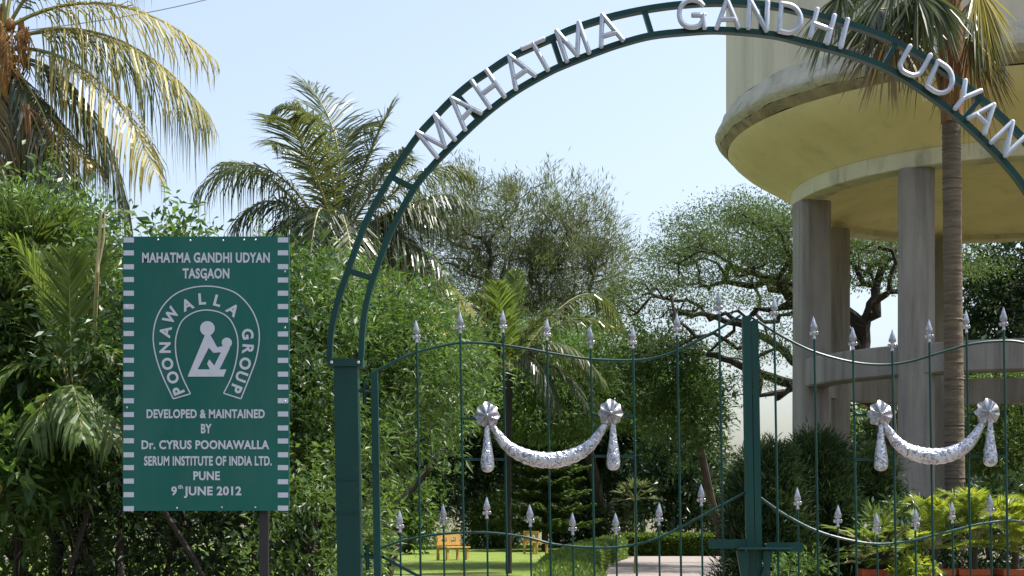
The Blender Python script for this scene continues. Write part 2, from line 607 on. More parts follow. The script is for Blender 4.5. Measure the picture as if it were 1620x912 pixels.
def frond(lv, mbr, pts, L, n=60, w=.035, hang=.6, r=.022, tintm=.45, fwd=.55, up=.15, lift=None, petiole=.12, seg=4):
    """pinnate palm leaf: pts = bezier control points (3 or 4), leaflets ribbon-like and drooping"""
    cp = [np.array(p, float) for p in pts]

    def bez(t):
        q = [c[None, :] * np.ones((len(t), 1)) for c in cp]
        tt = t[:, None]
        while len(q) > 1:
            q = [q[i] * (1 - tt) + q[i + 1] * tt for i in range(len(q) - 1)]
        return q[0]

    tr = np.linspace(0, 1, 14)
    mbr.tube([tuple(p) for p in bez(tr)], [r * (1 - .85 * x) for x in tr], 5)
    t = np.linspace(petiole, 1, n)
    P = bez(t)
    T = nrm(bez(np.minimum(t + .01, 1.0)) - bez(np.minimum(t + .01, 1.0) - .02))
    upv = np.array([0, 0, 1.0]) if lift is None else np.array(lift, float)
    S = nrm(np.cross(T, upv + RNG.normal(size=3) * .05))
    U = np.cross(S, T)
    prof = np.sin(np.pi * np.clip(.12 + .86 * (t - petiole) / (1 - petiole), 0, 1)) ** .55
    for sg in (-1, 1):
        ln = L * prof * RNG.uniform(.82, 1.1, n)
        d = nrm(S * sg + T * (fwd + .5 * t[:, None]) + U * up + RNG.normal(size=(n, 3)) * .09)
        s = np.linspace(0, 1, seg)
        pp = P[:, None, :] + d[:, None, :] * (ln[:, None] * s)[:, :, None]
        hg = hang * RNG.uniform(.7, 1.25, n)
        # bend with gravity, keeping length roughly constant
        g = (hg[:, None] * s ** 1.6)
        pp = P[:, None, :] + d[:, None, :] * (ln[:, None] * s * (1 - .55 * np.clip(g, 0, 1)))[:, :, None]
        pp[:, :, 2] -= ln[:, None] * g * .85
        side = nrm(np.cross(d, U + RNG.normal(size=(n, 3)) * .35))
        wd = w * np.array([.7, 1.0, .75, .08])[None, :seg] * np.ones((n, 1))
        lv.strip(pp, side, wd, np.clip(RNG.normal(tintm, .2, n), 0, .93))


def palm_frond(parent, pts, mat='lf_palm', local=False, **kw):
    lv, mb = Leaves(), MB()
    frond(lv, mb, pts, **kw)
    o = lv.build('frond', M[mat], parent, local)
    rb = mb.build('rachis', M['rachis'], o, local=True)
    return o


# ------------------------------------------------------------------ ground, lawn, path
def sheet(name, poly, z, mat, kind='structure'):
    mb = MB()
    mb.add([(x, y, z) for x, y in poly], [tuple(range(len(poly)))])
    o = mb.build(name, mat, smooth=False)
    return tag(o, kind=kind)


sheet('ground', [(-900, -60), (900, -60), (900, 1500), (-900, 1500)], 0.0, M['ground'])
sheet('road', [(-60, -8), (60, -8), (60, 5.0), (-60, 5.0)], 0.004, M['road'])
sheet('lawn', [(-12, 26), (0.6, 26), (1.6, 37), (3.2, 52), (4.5, 60), (5.5, 84), (-16, 84), (-16, 40)], 0.006, M['lawn'])
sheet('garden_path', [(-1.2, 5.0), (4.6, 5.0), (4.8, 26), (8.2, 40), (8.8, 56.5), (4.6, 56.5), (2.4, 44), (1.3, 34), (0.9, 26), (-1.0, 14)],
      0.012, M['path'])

# ------------------------------------------------------------------ water tower
TD = 32.0
TC = Vector(((1600 - CX) * TD / F, TD, 0))
tower = empty('water_tower', TC, 'tall round concrete water tower with yellow bowl on grey pillars', 'water tower')


def revolve(name, prof, mat, seg=192):
    mb = MB()
    c = TC
    mb.lathe(prof, c, seg, closed=False)
    if name.startswith('cornice'):      # uneven hand plastered lip
        for i, v in enumerate(mb.v):
            k = i % seg
            a = 2 * math.pi * k / seg
            d = .014 * math.sin(a * 9) + .010 * math.sin(a * 23 + 1) + .006 * math.sin(a * 47 + i * .01)
            mb.v[i] = (v[0] + d * (v[0] - c.x) / 6, v[1] + d * (v[1] - c.y) / 6, v[2] + d * .9)
    return mb.build(name, mat, tower)


revolve('tank_wall', [(5.96, 10.1), (5.96, 14.2), (5.70, 14.2), (5.70, 14.0)], M['cream'])
revolve('roof', [(6.15, 14.203), (6.15, 14.4), (5.6, 14.75), (4.2, 15.3), (2.2, 15.75), (0.02, 15.9)], M['cream'])
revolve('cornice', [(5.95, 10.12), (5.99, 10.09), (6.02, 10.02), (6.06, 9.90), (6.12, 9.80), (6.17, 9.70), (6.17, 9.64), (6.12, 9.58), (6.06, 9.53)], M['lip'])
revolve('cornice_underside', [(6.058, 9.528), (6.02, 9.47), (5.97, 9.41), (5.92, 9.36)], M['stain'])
revolve('bowl', [(5.923, 9.362), (5.84, 9.26), (5.74, 9.17), (5.62, 9.07), (5.50, 8.99), (5.37, 8.91), (5.12, 8.76), (4.86, 8.60), (4.60, 8.44), (4.50, 8.36)], M['bowl'])
revolve('ring_beam', [(4.50, 8.42), (4.585, 8.40), (4.585, 8.10), (4.57, 8.085), (4.12, 8.085), (4.10, 8.10), (4.10, 8.3)], M['ringpaint'])
revolve('tank_floor', [(4.12, 8.20), (3.6, 8.36), (2.6, 8.58), (1.2, 8.74), (0.02, 8.80)], M['bowl'])
for k in range(8):
    a = R(183 + 45 * k)
    c = TC + Vector((4.26 * math.cos(a), 4.26 * math.sin(a), 0))
    h, ch = .33, .10
    poly = [(-h + ch, -h), (h - ch, -h), (h, -h + ch), (h, h - ch), (h - ch, h), (-h + ch, h), (-h, h - ch), (-h, -h + ch)]
    rz = [R(14), R(-12), 0, 0, 0, 0, R(-8), R(8)][k]
    mb = MB()
    rot = Matrix.Rotation(rz, 3, 'Z')
    vs, zs = [], (0.0, 2.0, 4.2, 6.2, 8.09)
    for z in zs:
        for x, y in poly:
            vs.append(c + rot @ Vector((x, y, 0)) + Vector((random.uniform(-.006, .006), random.uniform(-.006, .006), z)))
    fs = []
    for i in range(len(zs) - 1):
        for q in range(8):
            fs.append((i * 8 + q, i * 8 + (q + 1) % 8, i * 8 + 8 + (q + 1) % 8, i * 8 + 8 + q))
    mb.add(vs, fs)
    mb.build('pillar', M['concrete'], tower)
for (z0, z1, ro, ri) in ((4.20, 4.78, 4.50, 4.02), (0.0, .45, 4.6, 3.9)):
    revolve('brace_beam' if z0 > 1 else 'footing_beam', [(ri, z0), (ro - .03, z0), (ro, z0 + .03), (ro, z1 - .03), (ro - .03, z1), (ri, z1), (ri, z0)], M['concrete'])

# ------------------------------------------------------------------ gate, arch
GD = 8.30
GS = F / GD   # photo pixels per metre on the gate plane


def lean(x, y):
    return x + .017 * (y - 700)


def g(px, py, dy=0.0):
    return at(px, py, GD) + Vector((0, dy, 0))


def gl(px, py, dy=0.0):
    """x measured at y = 700; the whole gate leans about one degree"""
    return at(lean(px, py), py, GD) + Vector((0, dy, 0))


def zpx(z):
    return HY - (z - CAM_Z) * GS


def smooth_path(pts, n):
    """Catmull-Rom through pixel points"""
    P = [np.array(p, float) for p in pts]
    P = [2 * P[0] - P[1]] + P + [2 * P[-1] - P[-2]]
    out = []
    m = len(P) - 3
    for i in range(m):
        for k in range(n):
            t = k / n
            a, b, c, d = P[i:i + 4]
            out.append(.5 * ((2 * b) + (-a + c) * t + (2 * a - 5 * b + 4 * c - d) * t * t + (-a + 3 * b - 3 * c + d) * t ** 3))
    out.append(P[-2])
    return out


arch_root = empty('entrance_arch', g(1145, zpx(0)), 'green metal entrance arch spelling the park name in silver letters', 'arch')
AX = 1145
outer = [(521, 572), (524, 525), (534, 480), (551, 428), (580, 350), (619, 279), (657, 221), (687, 187), (715, 158), (743, 134), (771, 115), (810, 90),
         (870, 63), (905, 47), (961, 29), (1020, 16), (1080, 8), (1145, 5), (1221, 10), (1276, 22), (1335, 37), (1395, 58), (1434, 77), (1474, 100),
         (1513, 127), (1553, 159), (1592, 194), (1630, 234), (1675, 300), (1712, 370), (1742, 450), (1757, 520), (1760, 572)]
inner = [(571, 572), (574, 520), (580, 480), (591, 440), (618, 368), (655, 299), (687, 260), (705, 241), (736, 210), (775, 175), (817, 144), (866, 116),
         (894, 103), (947, 82), (985, 69), (1032, 57), (1090, 51), (1142, 49), (1221, 56), (1276, 69), (1335, 84), (1395, 106), (1434, 127), (1474, 154),
         (1513, 184), (1553, 221), (1592, 262), (1620, 298), (1660, 360), (1690, 430), (1704, 500), (1708, 572)]
for nm, pl in (('outer_rail', outer), ('inner_rail', inner)):
    mb = MB()
    mb.bar([g(x, y) for x, y in smooth_path(pl, 5)], .030, .05)
    mb.build(nm, M['green_paint'], arch_root, smooth=False)
for a, b in (((552, 429), (590, 441)), ((619, 280), (655, 299)), ((724, 152), (757, 189)), ((874, 62), (888, 104)), ((1019, 17), (1031, 56)),
             ((1206, 10), (1203, 53)), ((1340, 40), (1327, 80)), ((1417, 70), (1398, 105)), ((1549, 158), (1523, 190)), ((1672, 300), (1634, 318)),
             ((1735, 430), (1692, 444))):
    mb = MB()
    mb.bar([g(*a), g(*b)], .026, .044)
    mb.build('strut', M['green_paint'], arch_root, smooth=False)
for side in (0, 1):
    x0, x1 = ((532, 569) if side == 0 else (1711, 1750))
    mb = MB()
    ya, yb = 582, zpx(0)
    for (xa, xb, dy, dd) in ((x0, x1, 0, .13),):
        p = [gl(xa, ya), gl(xb, ya), gl(xb, yb), gl(xa, yb)]
        vs = [v + Vector((0, s_, 0)) for s_ in (-dd / 2, dd / 2) for v in p]
        mb.add(vs, [(0, 3, 2, 1), (4, 5, 6, 7), (0, 1, 5, 4), (1, 2, 6, 5), (2, 3, 7, 6), (3, 0, 4, 7)])
    # weld seams
    for yy in (760, 812):
        mb.bar([gl(x0, yy, -.0665), gl(x1, yy, -.0665)], .006, .006)
    col = mb.build('post', M['green_paint'], arch_root, smooth=False)
    mb = MB()
    xm = (x0 + x1) / 2 + lean(0, 576)
    mb.box(g(xm, 576), (.19, .16, .042))
    cap = mb.build('cap_plate', M['green_paint'], arch_root, smooth=False)
    for dx in (-21, 21):
        mb = MB()
        mb.ball(g(xm + dx, 576, -.085), .009, 8, 1, .6)
        mb.build('bolt', M['zinc'], cap, local=True).matrix_parent_inverse = Matrix.Identity(4)

LET = {
    'A': [[(0, 0), (.5, 1)], [(.5, 1), (1, 0)], [(.19, .30), (.81, .30)]],
    'M': [[(0, 0), (0, 1)], [(0, 1), (.5, .06)], [(.5, .06), (1, 1)], [(1, 1), (1, 0)]],
    'H': [[(0, 0), (0, 1)], [(1, 0), (1, 1)], [(0, .48), (1, .48)]],
    'T': [[(-.02, 1), (1.02, 1)], [(.5, 1), (.5, 0)]],
    'N': [[(0, 0), (0, 1)], [(0, 1), (1, 0)], [(1, 0), (1, 1)]],
    'I': [[(0, 0), (0, 1)]],
    'Y': [[(0, 1), (.5, .45)], [(1, 1), (.5, .45)], [(.5, .45), (.5, 0)]],
    'D': [[(0, 0), (0, 1)], [(0, 1), (.45, 1), (.75, .9), (.95, .7), (1, .5), (.95, .3), (.75, .1), (.45, 0), (0, 0)]],
    'U': [[(0, 1), (0, .3), (.08, .13), (.26, .02), (.5, 0), (.74, .02), (.92, .13), (1, .3), (1, 1)]],
    'G': [[(.95, .80), (.80, .94), (.52, 1), (.25, .93), (.07, .74), (0, .5), (.06, .24), (.24, .06), (.5, 0), (.78, .05), (.93, .22), (.97, .44)],
          [(.55, .44), (1.02, .44)], [(.98, .46), (1.02, -.02)]],
}
# letter, bottom-left, bottom-right, top-left (for A and T the top-left of the enclosing box)
PL = [('M', (692, 252), (720, 225), (661, 213)), ('A', (736, 209), (761, 183), (703, 173)), ('H', (775, 174), (798, 157), (747, 133)),
      ('A', (816, 145), (846, 124), (791, 103)), ('T', (850, 122), (882, 108), (827, 81)), ('M', (896, 101), (931, 88), (880, 54)),
      ('A', (950, 78), (984, 68), (935, 34)),
      ('G', (1073, 48), (1112, 48), (1073, 5)), ('A', (1132, 49), (1166, 48), (1131, 6)), ('N', (1182, 49), (1210, 53), (1184, 5)),
      ('D', (1230, 54), (1262, 60), (1234, 11)), ('H', (1279, 63), (1306, 73), (1290, 20)), ('I', (1327, 79), (1337, 83), (1338, 36)),
      ('U', (1416, 114), (1448, 128), (1436, 78)), ('D', (1463, 141), (1492, 160), (1480, 102)), ('Y', (1495, 168), (1519, 184), (1523, 132)),
      ('A', (1528, 191), (1553, 215), (1555, 158)), ('N', (1564, 229), (1586, 250), (1597, 197))]
for ch, BL, BR, TL in PL:
    BL, BR, TL = (np.array(p, float) for p in (BL, BR, TL))
    mb = MB()
    for i, st in enumerate(LET[ch]):
        pts = [BL + (BR - BL) * u + (TL - BL) * v for u, v in st]
        if len(pts) > 3:
            pts = smooth_path([tuple(p) for p in pts], 4)
        P3 = [g(p[0], p[1], -.048 - .0015 * i) for p in pts]
        # rounded end caps
        d0 = (P3[0] - P3[1]).normalized()
        d1 = (P3[-1] - P3[-2]).normalized()
        rr = .0138
        P3 = [P3[0] + d0 * .009] + [P3[0] + d0 * .005] + P3 + [P3[-1] + d1 * .005] + [P3[-1] + d1 * .009]
        rs = [rr * .72, rr * .95] + [rr] * (len(P3) - 4) + [rr * .95, rr * .72]
        mb.tube(P3, rs, 10, flat=1.25)
    mb.build('letter', M['silver_letter'], arch_root)


# spear tips: one shared mesh, base at origin, about 0.125 m tall
def spear_mesh():
    mb = MB()
    prof = [(.006, 0), (.0105, .004), (.0115, .010), (.008, .017), (.0065, .022), (.012, .030), (.0165, .037), (.013, .046), (.0085, .052),
            (.012, .060), (.0195, .070), (.021, .078), (.0165, .092), (.0105, .110), (.005, .127), (.001, .138)]
    mb.lathe(prof, (0, 0, 0), 10, 1.0, .55)
    for sx in (-1, 1):
        mb.ball((sx * .019, 0, .043), .0075, 8)
        mb.tube([(sx * .013, 0, .031), (sx * .024, 0, .036), (sx * .026, 0, .047)], [.006, .0055, .003], 6)
        mb.tube([(sx * .008, 0, .058), (sx * .018, 0, .063), (sx * .021, 0, .074)], [.005, .005, .003], 6)
    return mb.mesh('spear_tip', M['spear_silver'])


SPEAR = spear_mesh()


def add_picket(root, x, ytop, dy=0.0, r=.0065):
    """ytop: pixel row of the spear's point"""
    yb = ytop + .138 * GS - 1
    mb = MB()
    mb.tube([gl(x, zpx(.08), dy), gl(x, (zpx(.08) + yb) / 2, dy), gl(x, yb, dy)], r, 8)
    p = mb.build('picket', M['green_paint'], root)
    s = bpy.data.objects.new('spear_tip', SPEAR)
    COL.objects.link(s)
    s.parent = p
    s.location = gl(x, yb + 1, dy)
    s.rotation_euler = (0, -.017 + random.uniform(-.03, .03), random.uniform(-.6, .6))
    s.scale = (.90, .90, .93 * random.uniform(.96, 1.03))
    return p


def swag(root, r1, r2, sagx, sagy, t1, t2):
    """embossed garland between two rosettes with hanging tassels"""
    mid = MB()
    a, b = (r1[0] + 6, r1[1] + 14), (r2[0] - 7, r2[1] + 16)
    cp = smooth_path([a, (a[0] + (sagx - a[0]) * .28, a[1] + (sagy - a[1]) * .60), (a[0] + (sagx - a[0]) * .62, a[1] + (sagy - a[1]) * .90), (sagx, sagy),
                      (b[0] + (sagx - b[0]) * .62, b[1] + (sagy - b[1]) * .90), (b[0] + (sagx - b[0]) * .28, b[1] + (sagy - b[1]) * .60), b], 8)
    n = len(cp)
    rad = [(4.0 + 9.0 * math.sin(math.pi * i / (n - 1)) ** .75) / GS * (1 + .05 * math.sin(i * 2.1)) for i in range(n)]
    mid.tube([g(p[0], p[1], -.045) for p in cp], rad, 16, flat=.8)
    sw = mid.build('swag', M['repousse'], root)
    for (rx, ry) in (r1, r2):
        mb = MB()
        c = g(rx, ry, -.05)
        # scalloped shell-like disc, face to the street
        vs, fs = [c + Vector((0, -.028, 0))], []
        seg = 40
        rings = ((.014, -.026), (.034, -.020), (.052, -.012), (.066, .000), (.05, .012))
        for rr, yy in rings:
            for k in range(seg):
                an = 2 * math.pi * k / seg
                sc_ = 1 + .07 * math.cos(an * 8) * (rr / .064)
                pk = 1 + .12 * max(0, math.sin(an)) ** 8
                vs.append(c + Vector((rr * sc_ * pk * math.cos(an), yy + .010 * math.cos(an * 8) * (rr / .05), rr * sc_ * pk * math.sin(an))))
        for k in range(seg):
            fs.append((0, 1 + (k + 1) % seg, 1 + k))
        for i in range(len(rings) - 1):
            for k in range(seg):
                k2 = (k + 1) % seg
                fs.append((1 + i * seg + k, 1 + i * seg + k2, 1 + (i + 1) * seg + k2, 1 + (i + 1) * seg + k))
        mb.add(vs, fs)
        mb.ball(c + Vector((0, -.04, 0)), .009, 10)
        mb.build('rosette', M['spear_silver'], sw, local=True)
    for (tx, ty0, ty1) in (t1, t2):
        mb = MB()
        top, bot = ty0, ty1
        h = bot - top
        pts, rs = [], []
        for f, rp in ((0, 3.5), (.12, 4.2), (.3, 5.6), (.5, 7.6), (.7, 9.6), (.82, 10.4), (.86, 9.9), (.88, 10.3), (.94, 9.0), (.985, 5.5), (1.0, 1.5)):
            pts.append(g(tx + lean(0, top + f * h) * .5, top + f * h, -.05))
            rs.append(rp * 1.08 / GS)
        mb.tube(pts, rs, 14, flat=.8)
        mb.build('tassel', M['repousse'], sw, local=True)


def rail(root, pts, r=.0075, mat='green_paint', dy=0.02, name='rail'):
    mb = MB()
    mb.tube([g(x, y, dy) for x, y in smooth_path(pts, 6)], r, 8)
    return mb.build(name, M[mat], root)


def stile(root, x0, x1, ytop, dy=0.0, d=.045):
    mb = MB()
    yb = zpx(.06)
    p = [gl(x0, ytop + 3), gl(x1, ytop), gl(x1, yb), gl(x0, yb)]
    vs = [v + Vector((0, s_ + dy, 0)) for s_ in (-d / 2, d / 2) for v in p]
    mb.add(vs, [(0, 3, 2, 1), (4, 5, 6, 7), (0, 1, 5, 4), (1, 2, 6, 5), (2, 3, 7, 6), (3, 0, 4, 7)])
    return mb.build('stile', M['green_paint'], root, smooth=False)


# left leaf
LG = empty('gate_leaf', g(890, zpx(0)), 'open green picket gate leaf in front of the lawn and the yellow benches', 'gate', 'leaves of the spear topped gate')
stile(LG, 588.5, 599.5, 588)
stile(LG, 1177.5, 1190, 499)
rail(LG, [(588, 590), (625, 571), (660, 557), (700, 547), (733, 542), (780, 544), (830, 551), (880, 560), (935, 568), (1000, 570), (1040, 565), (1080, 551),
          (1125, 528), (1172, 499)], name='top_rail', dy=.016)
rail(LG, [(600, 868), (640, 855), (700, 845), (768, 843), (830, 850), (880, 862), (950, 867), (1000, 863), (1050, 848), (1110, 817), (1184, 777)],
     name='curved_rail', dy=.016)
for x, y in zip((662, 731, 799, 868, 937, 1004, 1074, 1141), (504, 489, 488, 500, 513, 513, 492, 459)):
    add_picket(LG, x, y)
for x, y in zip((630, 699, 768, 837, 904, 973, 1041, 1109), (804, 793, 782, 795, 808, 808, 793, 762)):
    add_picket(LG, x, y, dy=.03, r=.0058)
for (xa, xb, y) in ((731, 799, 727), (937, 1004, 722), (937, 1004, 658), (731, 772, 663)):
    mb = MB()
    mb.bar([gl(xa, y, -.008), gl(xb, y, -.008)], .014, .008)
    mb.build('crossbar', M['green_paint'], LG, smooth=False)
for (pa, pb) in (((572, 878), (604, 882)), ((602, 882), (700, 935))):
    mb = MB()
    mb.bar([gl(*pa, .03), gl(*pb, .03)], .016, .010)
    mb.build('brace', M['green_paint'], LG, smooth=False)
for y0 in (618, 880):
    mb = MB()
    mb.tube([gl(567, y0), gl(589, y0 + 3)], .008, 8)
    mb.tube([gl(578, y0 - 18), gl(578, y0 + 22)], .011, 8)
    mb.build('hinge', M['green_paint'], LG)
swag(LG, (771, 659), (965, 655), 868, 729, (771, 674, 748), (969, 671, 745))
mb = MB()
mb.box(gl(1150, 861, -.012), (.22, .012, .05))
mb.build('lock_bar', M['green_paint'], LG, smooth=False)
mb = MB()
mb.box(g(890, zpx(.12), 0), ((1190 - 590) / GS - .06, .03, .05))
mb.build('bottom_rail', M['green_paint'], LG, smooth=False)
mb = MB()
mb.prism([(gl(1160, 872).x, gl(0, 872).z), (gl(1168, 920).x, gl(0, 920).z), (gl(1168, 990).x, gl(0, 990).z), (gl(1176, 990).x, gl(0, 990).z),
          (gl(1179, 872).x, gl(0, 872).z)], GD - .06, GD - .03)
mb.build('bracket', M['green_paint'], LG, smooth=False)

# right leaf
RG = empty('gate_leaf', g(1445, zpx(0)), 'closed looking green picket gate leaf in front of the water tower pillars and potted palms', 'gate',
           'leaves of the spear topped gate')
stile(RG, 1191.5, 1202, 505, dy=.004)
stile(RG, 1692, 1704, 588)
rail(RG, [(1190, 502), (1240, 533), (1290, 557), (1350, 573), (1400, 577), (1440, 572), (1475, 562), (1530, 546), (1575, 540), (1615, 541), (1650, 555),
          (1694, 590)], name='top_rail', dy=.016)
rail(RG, [(1200, 785), (1240, 813), (1290, 839), (1340, 854), (1390, 861), (1440, 856), (1500, 842), (1560, 828), (1620, 826), (1694, 850)],
     name='curved_rail', mat='worn_rail', dy=.016)
for x, y in zip((1228, 1291, 1352, 1414, 1473, 1532, 1591, 1650), (466, 498, 515, 517, 503, 488, 484, 505)):
    add_picket(RG, x, y)
for x, y in zip((1262, 1325, 1387, 1448, 1507, 1568, 1628), (767, 795, 808, 801, 789, 778, 790)):
    add_picket(RG, x, y, dy=.03, r=.0058)
for (xa, xb, y) in ((1352, 1390, 657), (1352, 1414, 727), (1532, 1591, 722), (1532, 1560, 656)):
    mb = MB()
    mb.bar([gl(xa, y, -.008), gl(xb, y, -.008)], .014, .008)
    mb.build('crossbar', M['green_paint'], RG, smooth=False)
swag(RG, (1389, 657), (1558, 654), 1474, 723, (1390, 673, 746), (1562, 669, 739))
mb = MB()
mb.box(gl(1238, 866, -.012), (.20, .012, .05))
mb.build('lock_bar', M['green_paint'], RG, smooth=False)
mb = MB()
mb.box(gl(1205, 868, -.06), (.285, .10, .008))
mb.ball(gl(1205, 862, -.06), .010, 8)
mb.build('latch_plate', M['green_paint'], RG, smooth=False)
mb = MB()
mb.prism([(gl(1201, 872).x, gl(0, 872).z), (gl(1203, 895).x, gl(0, 895).z), (gl(1197, 912).x, gl(0, 912).z), (gl(1199, 990).x, gl(0, 990).z),
          (gl(1212, 990).x, gl(0, 990).z), (gl(1212, 900).x, gl(0, 900).z), (gl(1217, 872).x, gl(0, 872).z)], GD - .06, GD - .03)
mb.build('bracket', M['green_paint'], RG, smooth=False)
mb = MB()
mb.box(g(1445, zpx(.12), 0), ((1700 - 1195) / GS - .06, .03, .05))
mb.build('bottom_rail', M['green_paint'], RG, smooth=False)

# ------------------------------------------------------------------ sign board
SD = 8.0
SS = F / SD
sg = empty('sign_board', at(325.5, HY + CAM_Z * SS, SD + .03), 'green rectangular sign board with silver lettering and dashed side borders left of the gate', 'sign')


def s_at(px, py, dy=0.0):
    return at(px, py, SD) + Vector((0, dy, 0))


mb = MB()
c = s_at(325.7, 591.5, .008)
mb.box(c, (263 / SS, .016, 434 / SS))
mb.build('panel', M['sign_green'], sg, smooth=False)
mb = MB()
for xx in (205, 446):
    mb.box(s_at(xx, 591.5, .026), (.03, .02, 420 / SS))
for yy in (390, 591.5, 794):
    mb.box(s_at(325.7, yy, .0265), (238 / SS - .04, .018, .03))
mb.build('back_frame', M['dark_post'], sg, smooth=False)
mb = MB()
mb.box(Vector((s_at(415, 0).x, SD + .062, (s_at(0, 700).z) / 2)), (.046, .046, s_at(0, 700).z))
mb.build('post', M['dark_post'], sg, smooth=False)
for i in range(21):
    y = 379.5 + i * 21.25
    for (xa, xb) in ((195.5, 212), (439.5, 456)):
        o_ = random.uniform(-.6, .6)
        mb = MB()
        mb.add([s_at(xa, y + 4 + o_, -.0015), s_at(xb, y + 4 + o_, -.0015), s_at(xb, y - 4 + o_, -.0015), s_at(xa, y - 4 + o_, -.0015)], [(0, 1, 2, 3)])
        mb.build('border_dash', M['vinyl'], sg, smooth=False)


def text_mesh(body, off=.034):
    cu = bpy.data.curves.new('lettering', 'FONT')
    cu.body = body
    cu.size = 1.0
    cu.offset = off
    cu.resolution_u = 4
    cu.space_character = 1.06
    ob = bpy.data.objects.new('lettering', cu)
    COL.objects.link(ob)
    dg = bpy.context.evaluated_depsgraph_get()
    dg.update()
    me = bpy.data.meshes.new_from_object(ob.evaluated_get(dg))
    co = np.array([v.co[:] for v in me.vertices])
    fs = [tuple(p.vertices) for p in me.polygons]
    bpy.data.objects.remove(ob)
    bpy.data.curves.remove(cu)
    bpy.data.meshes.remove(me)
    return co[:, :2], fs


CAP = .68   # cap height of the built-in font at size 1 is measured from an H
hco, _ = text_mesh('H')
CAP = hco[:, 1].max() - hco[:, 1].min()
CAP0 = hco[:, 1].min()


def sign_text(mb, body, x0, x1, y0, y1):
    """fit to the pixel box: caps stand on row y1 and rise to row y0"""
    co, fs = text_mesh(body)
    a, b = co[:, 0].min(), co[:, 0].max()
    xs = x0 + (co[:, 0] - a) / (b - a) * (x1 - x0)
    ys = y1 - (co[:, 1] - CAP0) / CAP * (y1 - y0)
    mb.add([s_at(x, y, -.002) for x, y in zip(xs, ys)], fs)


LINES = [('MAHATMA GANDHI UDYAN', 225, 427, 400, 416), ('TASGAON', 289, 363, 425, 441), ('DEVELOPED & MAINTAINED', 232, 419, 648, 662),
         ('BY', 318, 335, 671, 686), ('Dr. CYRUS POONAWALLA', 224, 426, 697, 711), ('SERUM INSTITUTE OF INDIA LTD.', 228, 430, 722, 737),
         ('PUNE', 306, 348, 746, 760)]
for ln in LINES:
    mb = MB()
    sign_text(mb, *ln)
    mb.build('lettering', M['vinyl'], sg, smooth=False)
for ln in (('9', 271, 280, 770, 784), ('th', 281.5, 289.5, 767, 773.5), ('JUNE 2012', 291, 382, 770, 784)):
    mb = MB()
    sign_text(mb, *ln)
    mb.build('lettering', M['vinyl'], sg, smooth=False)

HS = .2194


def hpx(p):
    return (230 + p[0] * HS, 440 + p[1] * HS)


h_out = [(202, 872), (130, 720), (80, 580), (57, 440), (75, 310), (130, 200), (220, 115), (330, 72), (440, 60), (550, 72), (660, 115), (750, 205), (805, 315),
         (822, 430), (800, 580), (750, 720), (690, 872)]
h_in = [(565, 832), (620, 720), (655, 600), (668, 480), (655, 390), (610, 300), (540, 250), (440, 232), (350, 250), (270, 305), (230, 390), (217, 480),
        (228, 590), (265, 710), (325, 836)]
mb = MB()


def stroke2d(mb, pts, w, dy):
    P = [np.array(p) for p in pts]
    vs, fs = [], []
    for i in range(len(P)):
        t = P[min(i + 1, len(P) - 1)] - P[max(i - 1, 0)]
        n_ = np.array([-t[1], t[0]]) / (np.linalg.norm(t) + 1e-9) * w / 2
        vs += [s_at(*(P[i] + n_), dy), s_at(*(P[i] - n_), dy)]
    for i in range(len(P) - 1):
        fs.append((2 * i, 2 * i + 1, 2 * i + 3, 2 * i + 2))
    mb.add(vs, fs)


stroke2d(mb, smooth_path([hpx(p) for p in h_out], 6), 2.0, -.002)
stroke2d(mb, smooth_path([hpx(p) for p in h_in], 6), 2.0, -.0023)
stroke2d(mb, [hpx(h_out[-1]), hpx(h_in[0])], 2.0, -.0026)
stroke2d(mb, [hpx(h_out[0]), hpx(h_in[-1])], 2.0, -.0026)
mb.build('horseshoe_outline', M['vinyl'], sg, smooth=False)
RL = [('P', 238, 812, 203), ('O', 198, 718, 201), ('O', 160, 620, 193), ('N', 142, 503, 181), ('A', 145, 388, 168), ('W', 185, 272, 148), ('A', 302, 193, 113),
      ('L', 410, 152, 94), ('L', 522, 165, 75), ('A', 632, 230, 52), ('G', 738, 405, 8), ('R', 740, 515, -4), ('O', 720, 618, -12), ('U', 694, 712, -20), ('P', 655, 800, -22)]
for chh, cx, cy, ang in RL:
    mb = MB()
    co, fs = text_mesh(chh, .036)
    wd = (co[:, 0].max() - co[:, 0].min())
    co = (co - np.array([(co[:, 0].max() + co[:, 0].min()) / 2, CAP0 + CAP / 2])) * (82 / CAP)
    a = R(ang - 90)
    x = co[:, 0] * math.cos(a) - co[:, 1] * math.sin(a)
    y = co[:, 0] * math.sin(a) + co[:, 1] * math.cos(a)
    mb.add([s_at(*hpx((cx + xx, cy - yy)), -.002) for xx, yy in zip(x, y)], fs)
    mb.build('lettering', M['vinyl'], sg, smooth=False)


def filled(polys):
    cu = bpy.data.curves.new('figure', 'CURVE')
    cu.dimensions = '2D'
    cu.fill_mode = 'BOTH'
    for pl in polys:
        s_ = cu.splines.new('POLY')
        s_.points.add(len(pl) - 1)
        for q, p in zip(s_.points, pl):
            q.co = (p[0], -p[1], 0, 1)
        s_.use_cyclic_u = True
    ob = bpy.data.objects.new('figure', cu)
    COL.objects.link(ob)
    dg = bpy.context.evaluated_depsgraph_get()
    dg.update()
    me = bpy.data.meshes.new_from_object(ob.evaluated_get(dg))
    co = [(v.co.x, -v.co.y) for v in me.vertices]
    fs = [tuple(p.vertices) for p in me.polygons]
    bpy.data.objects.remove(ob)
    bpy.data.curves.remove(cu)
    bpy.data.meshes.remove(me)
    return co, fs


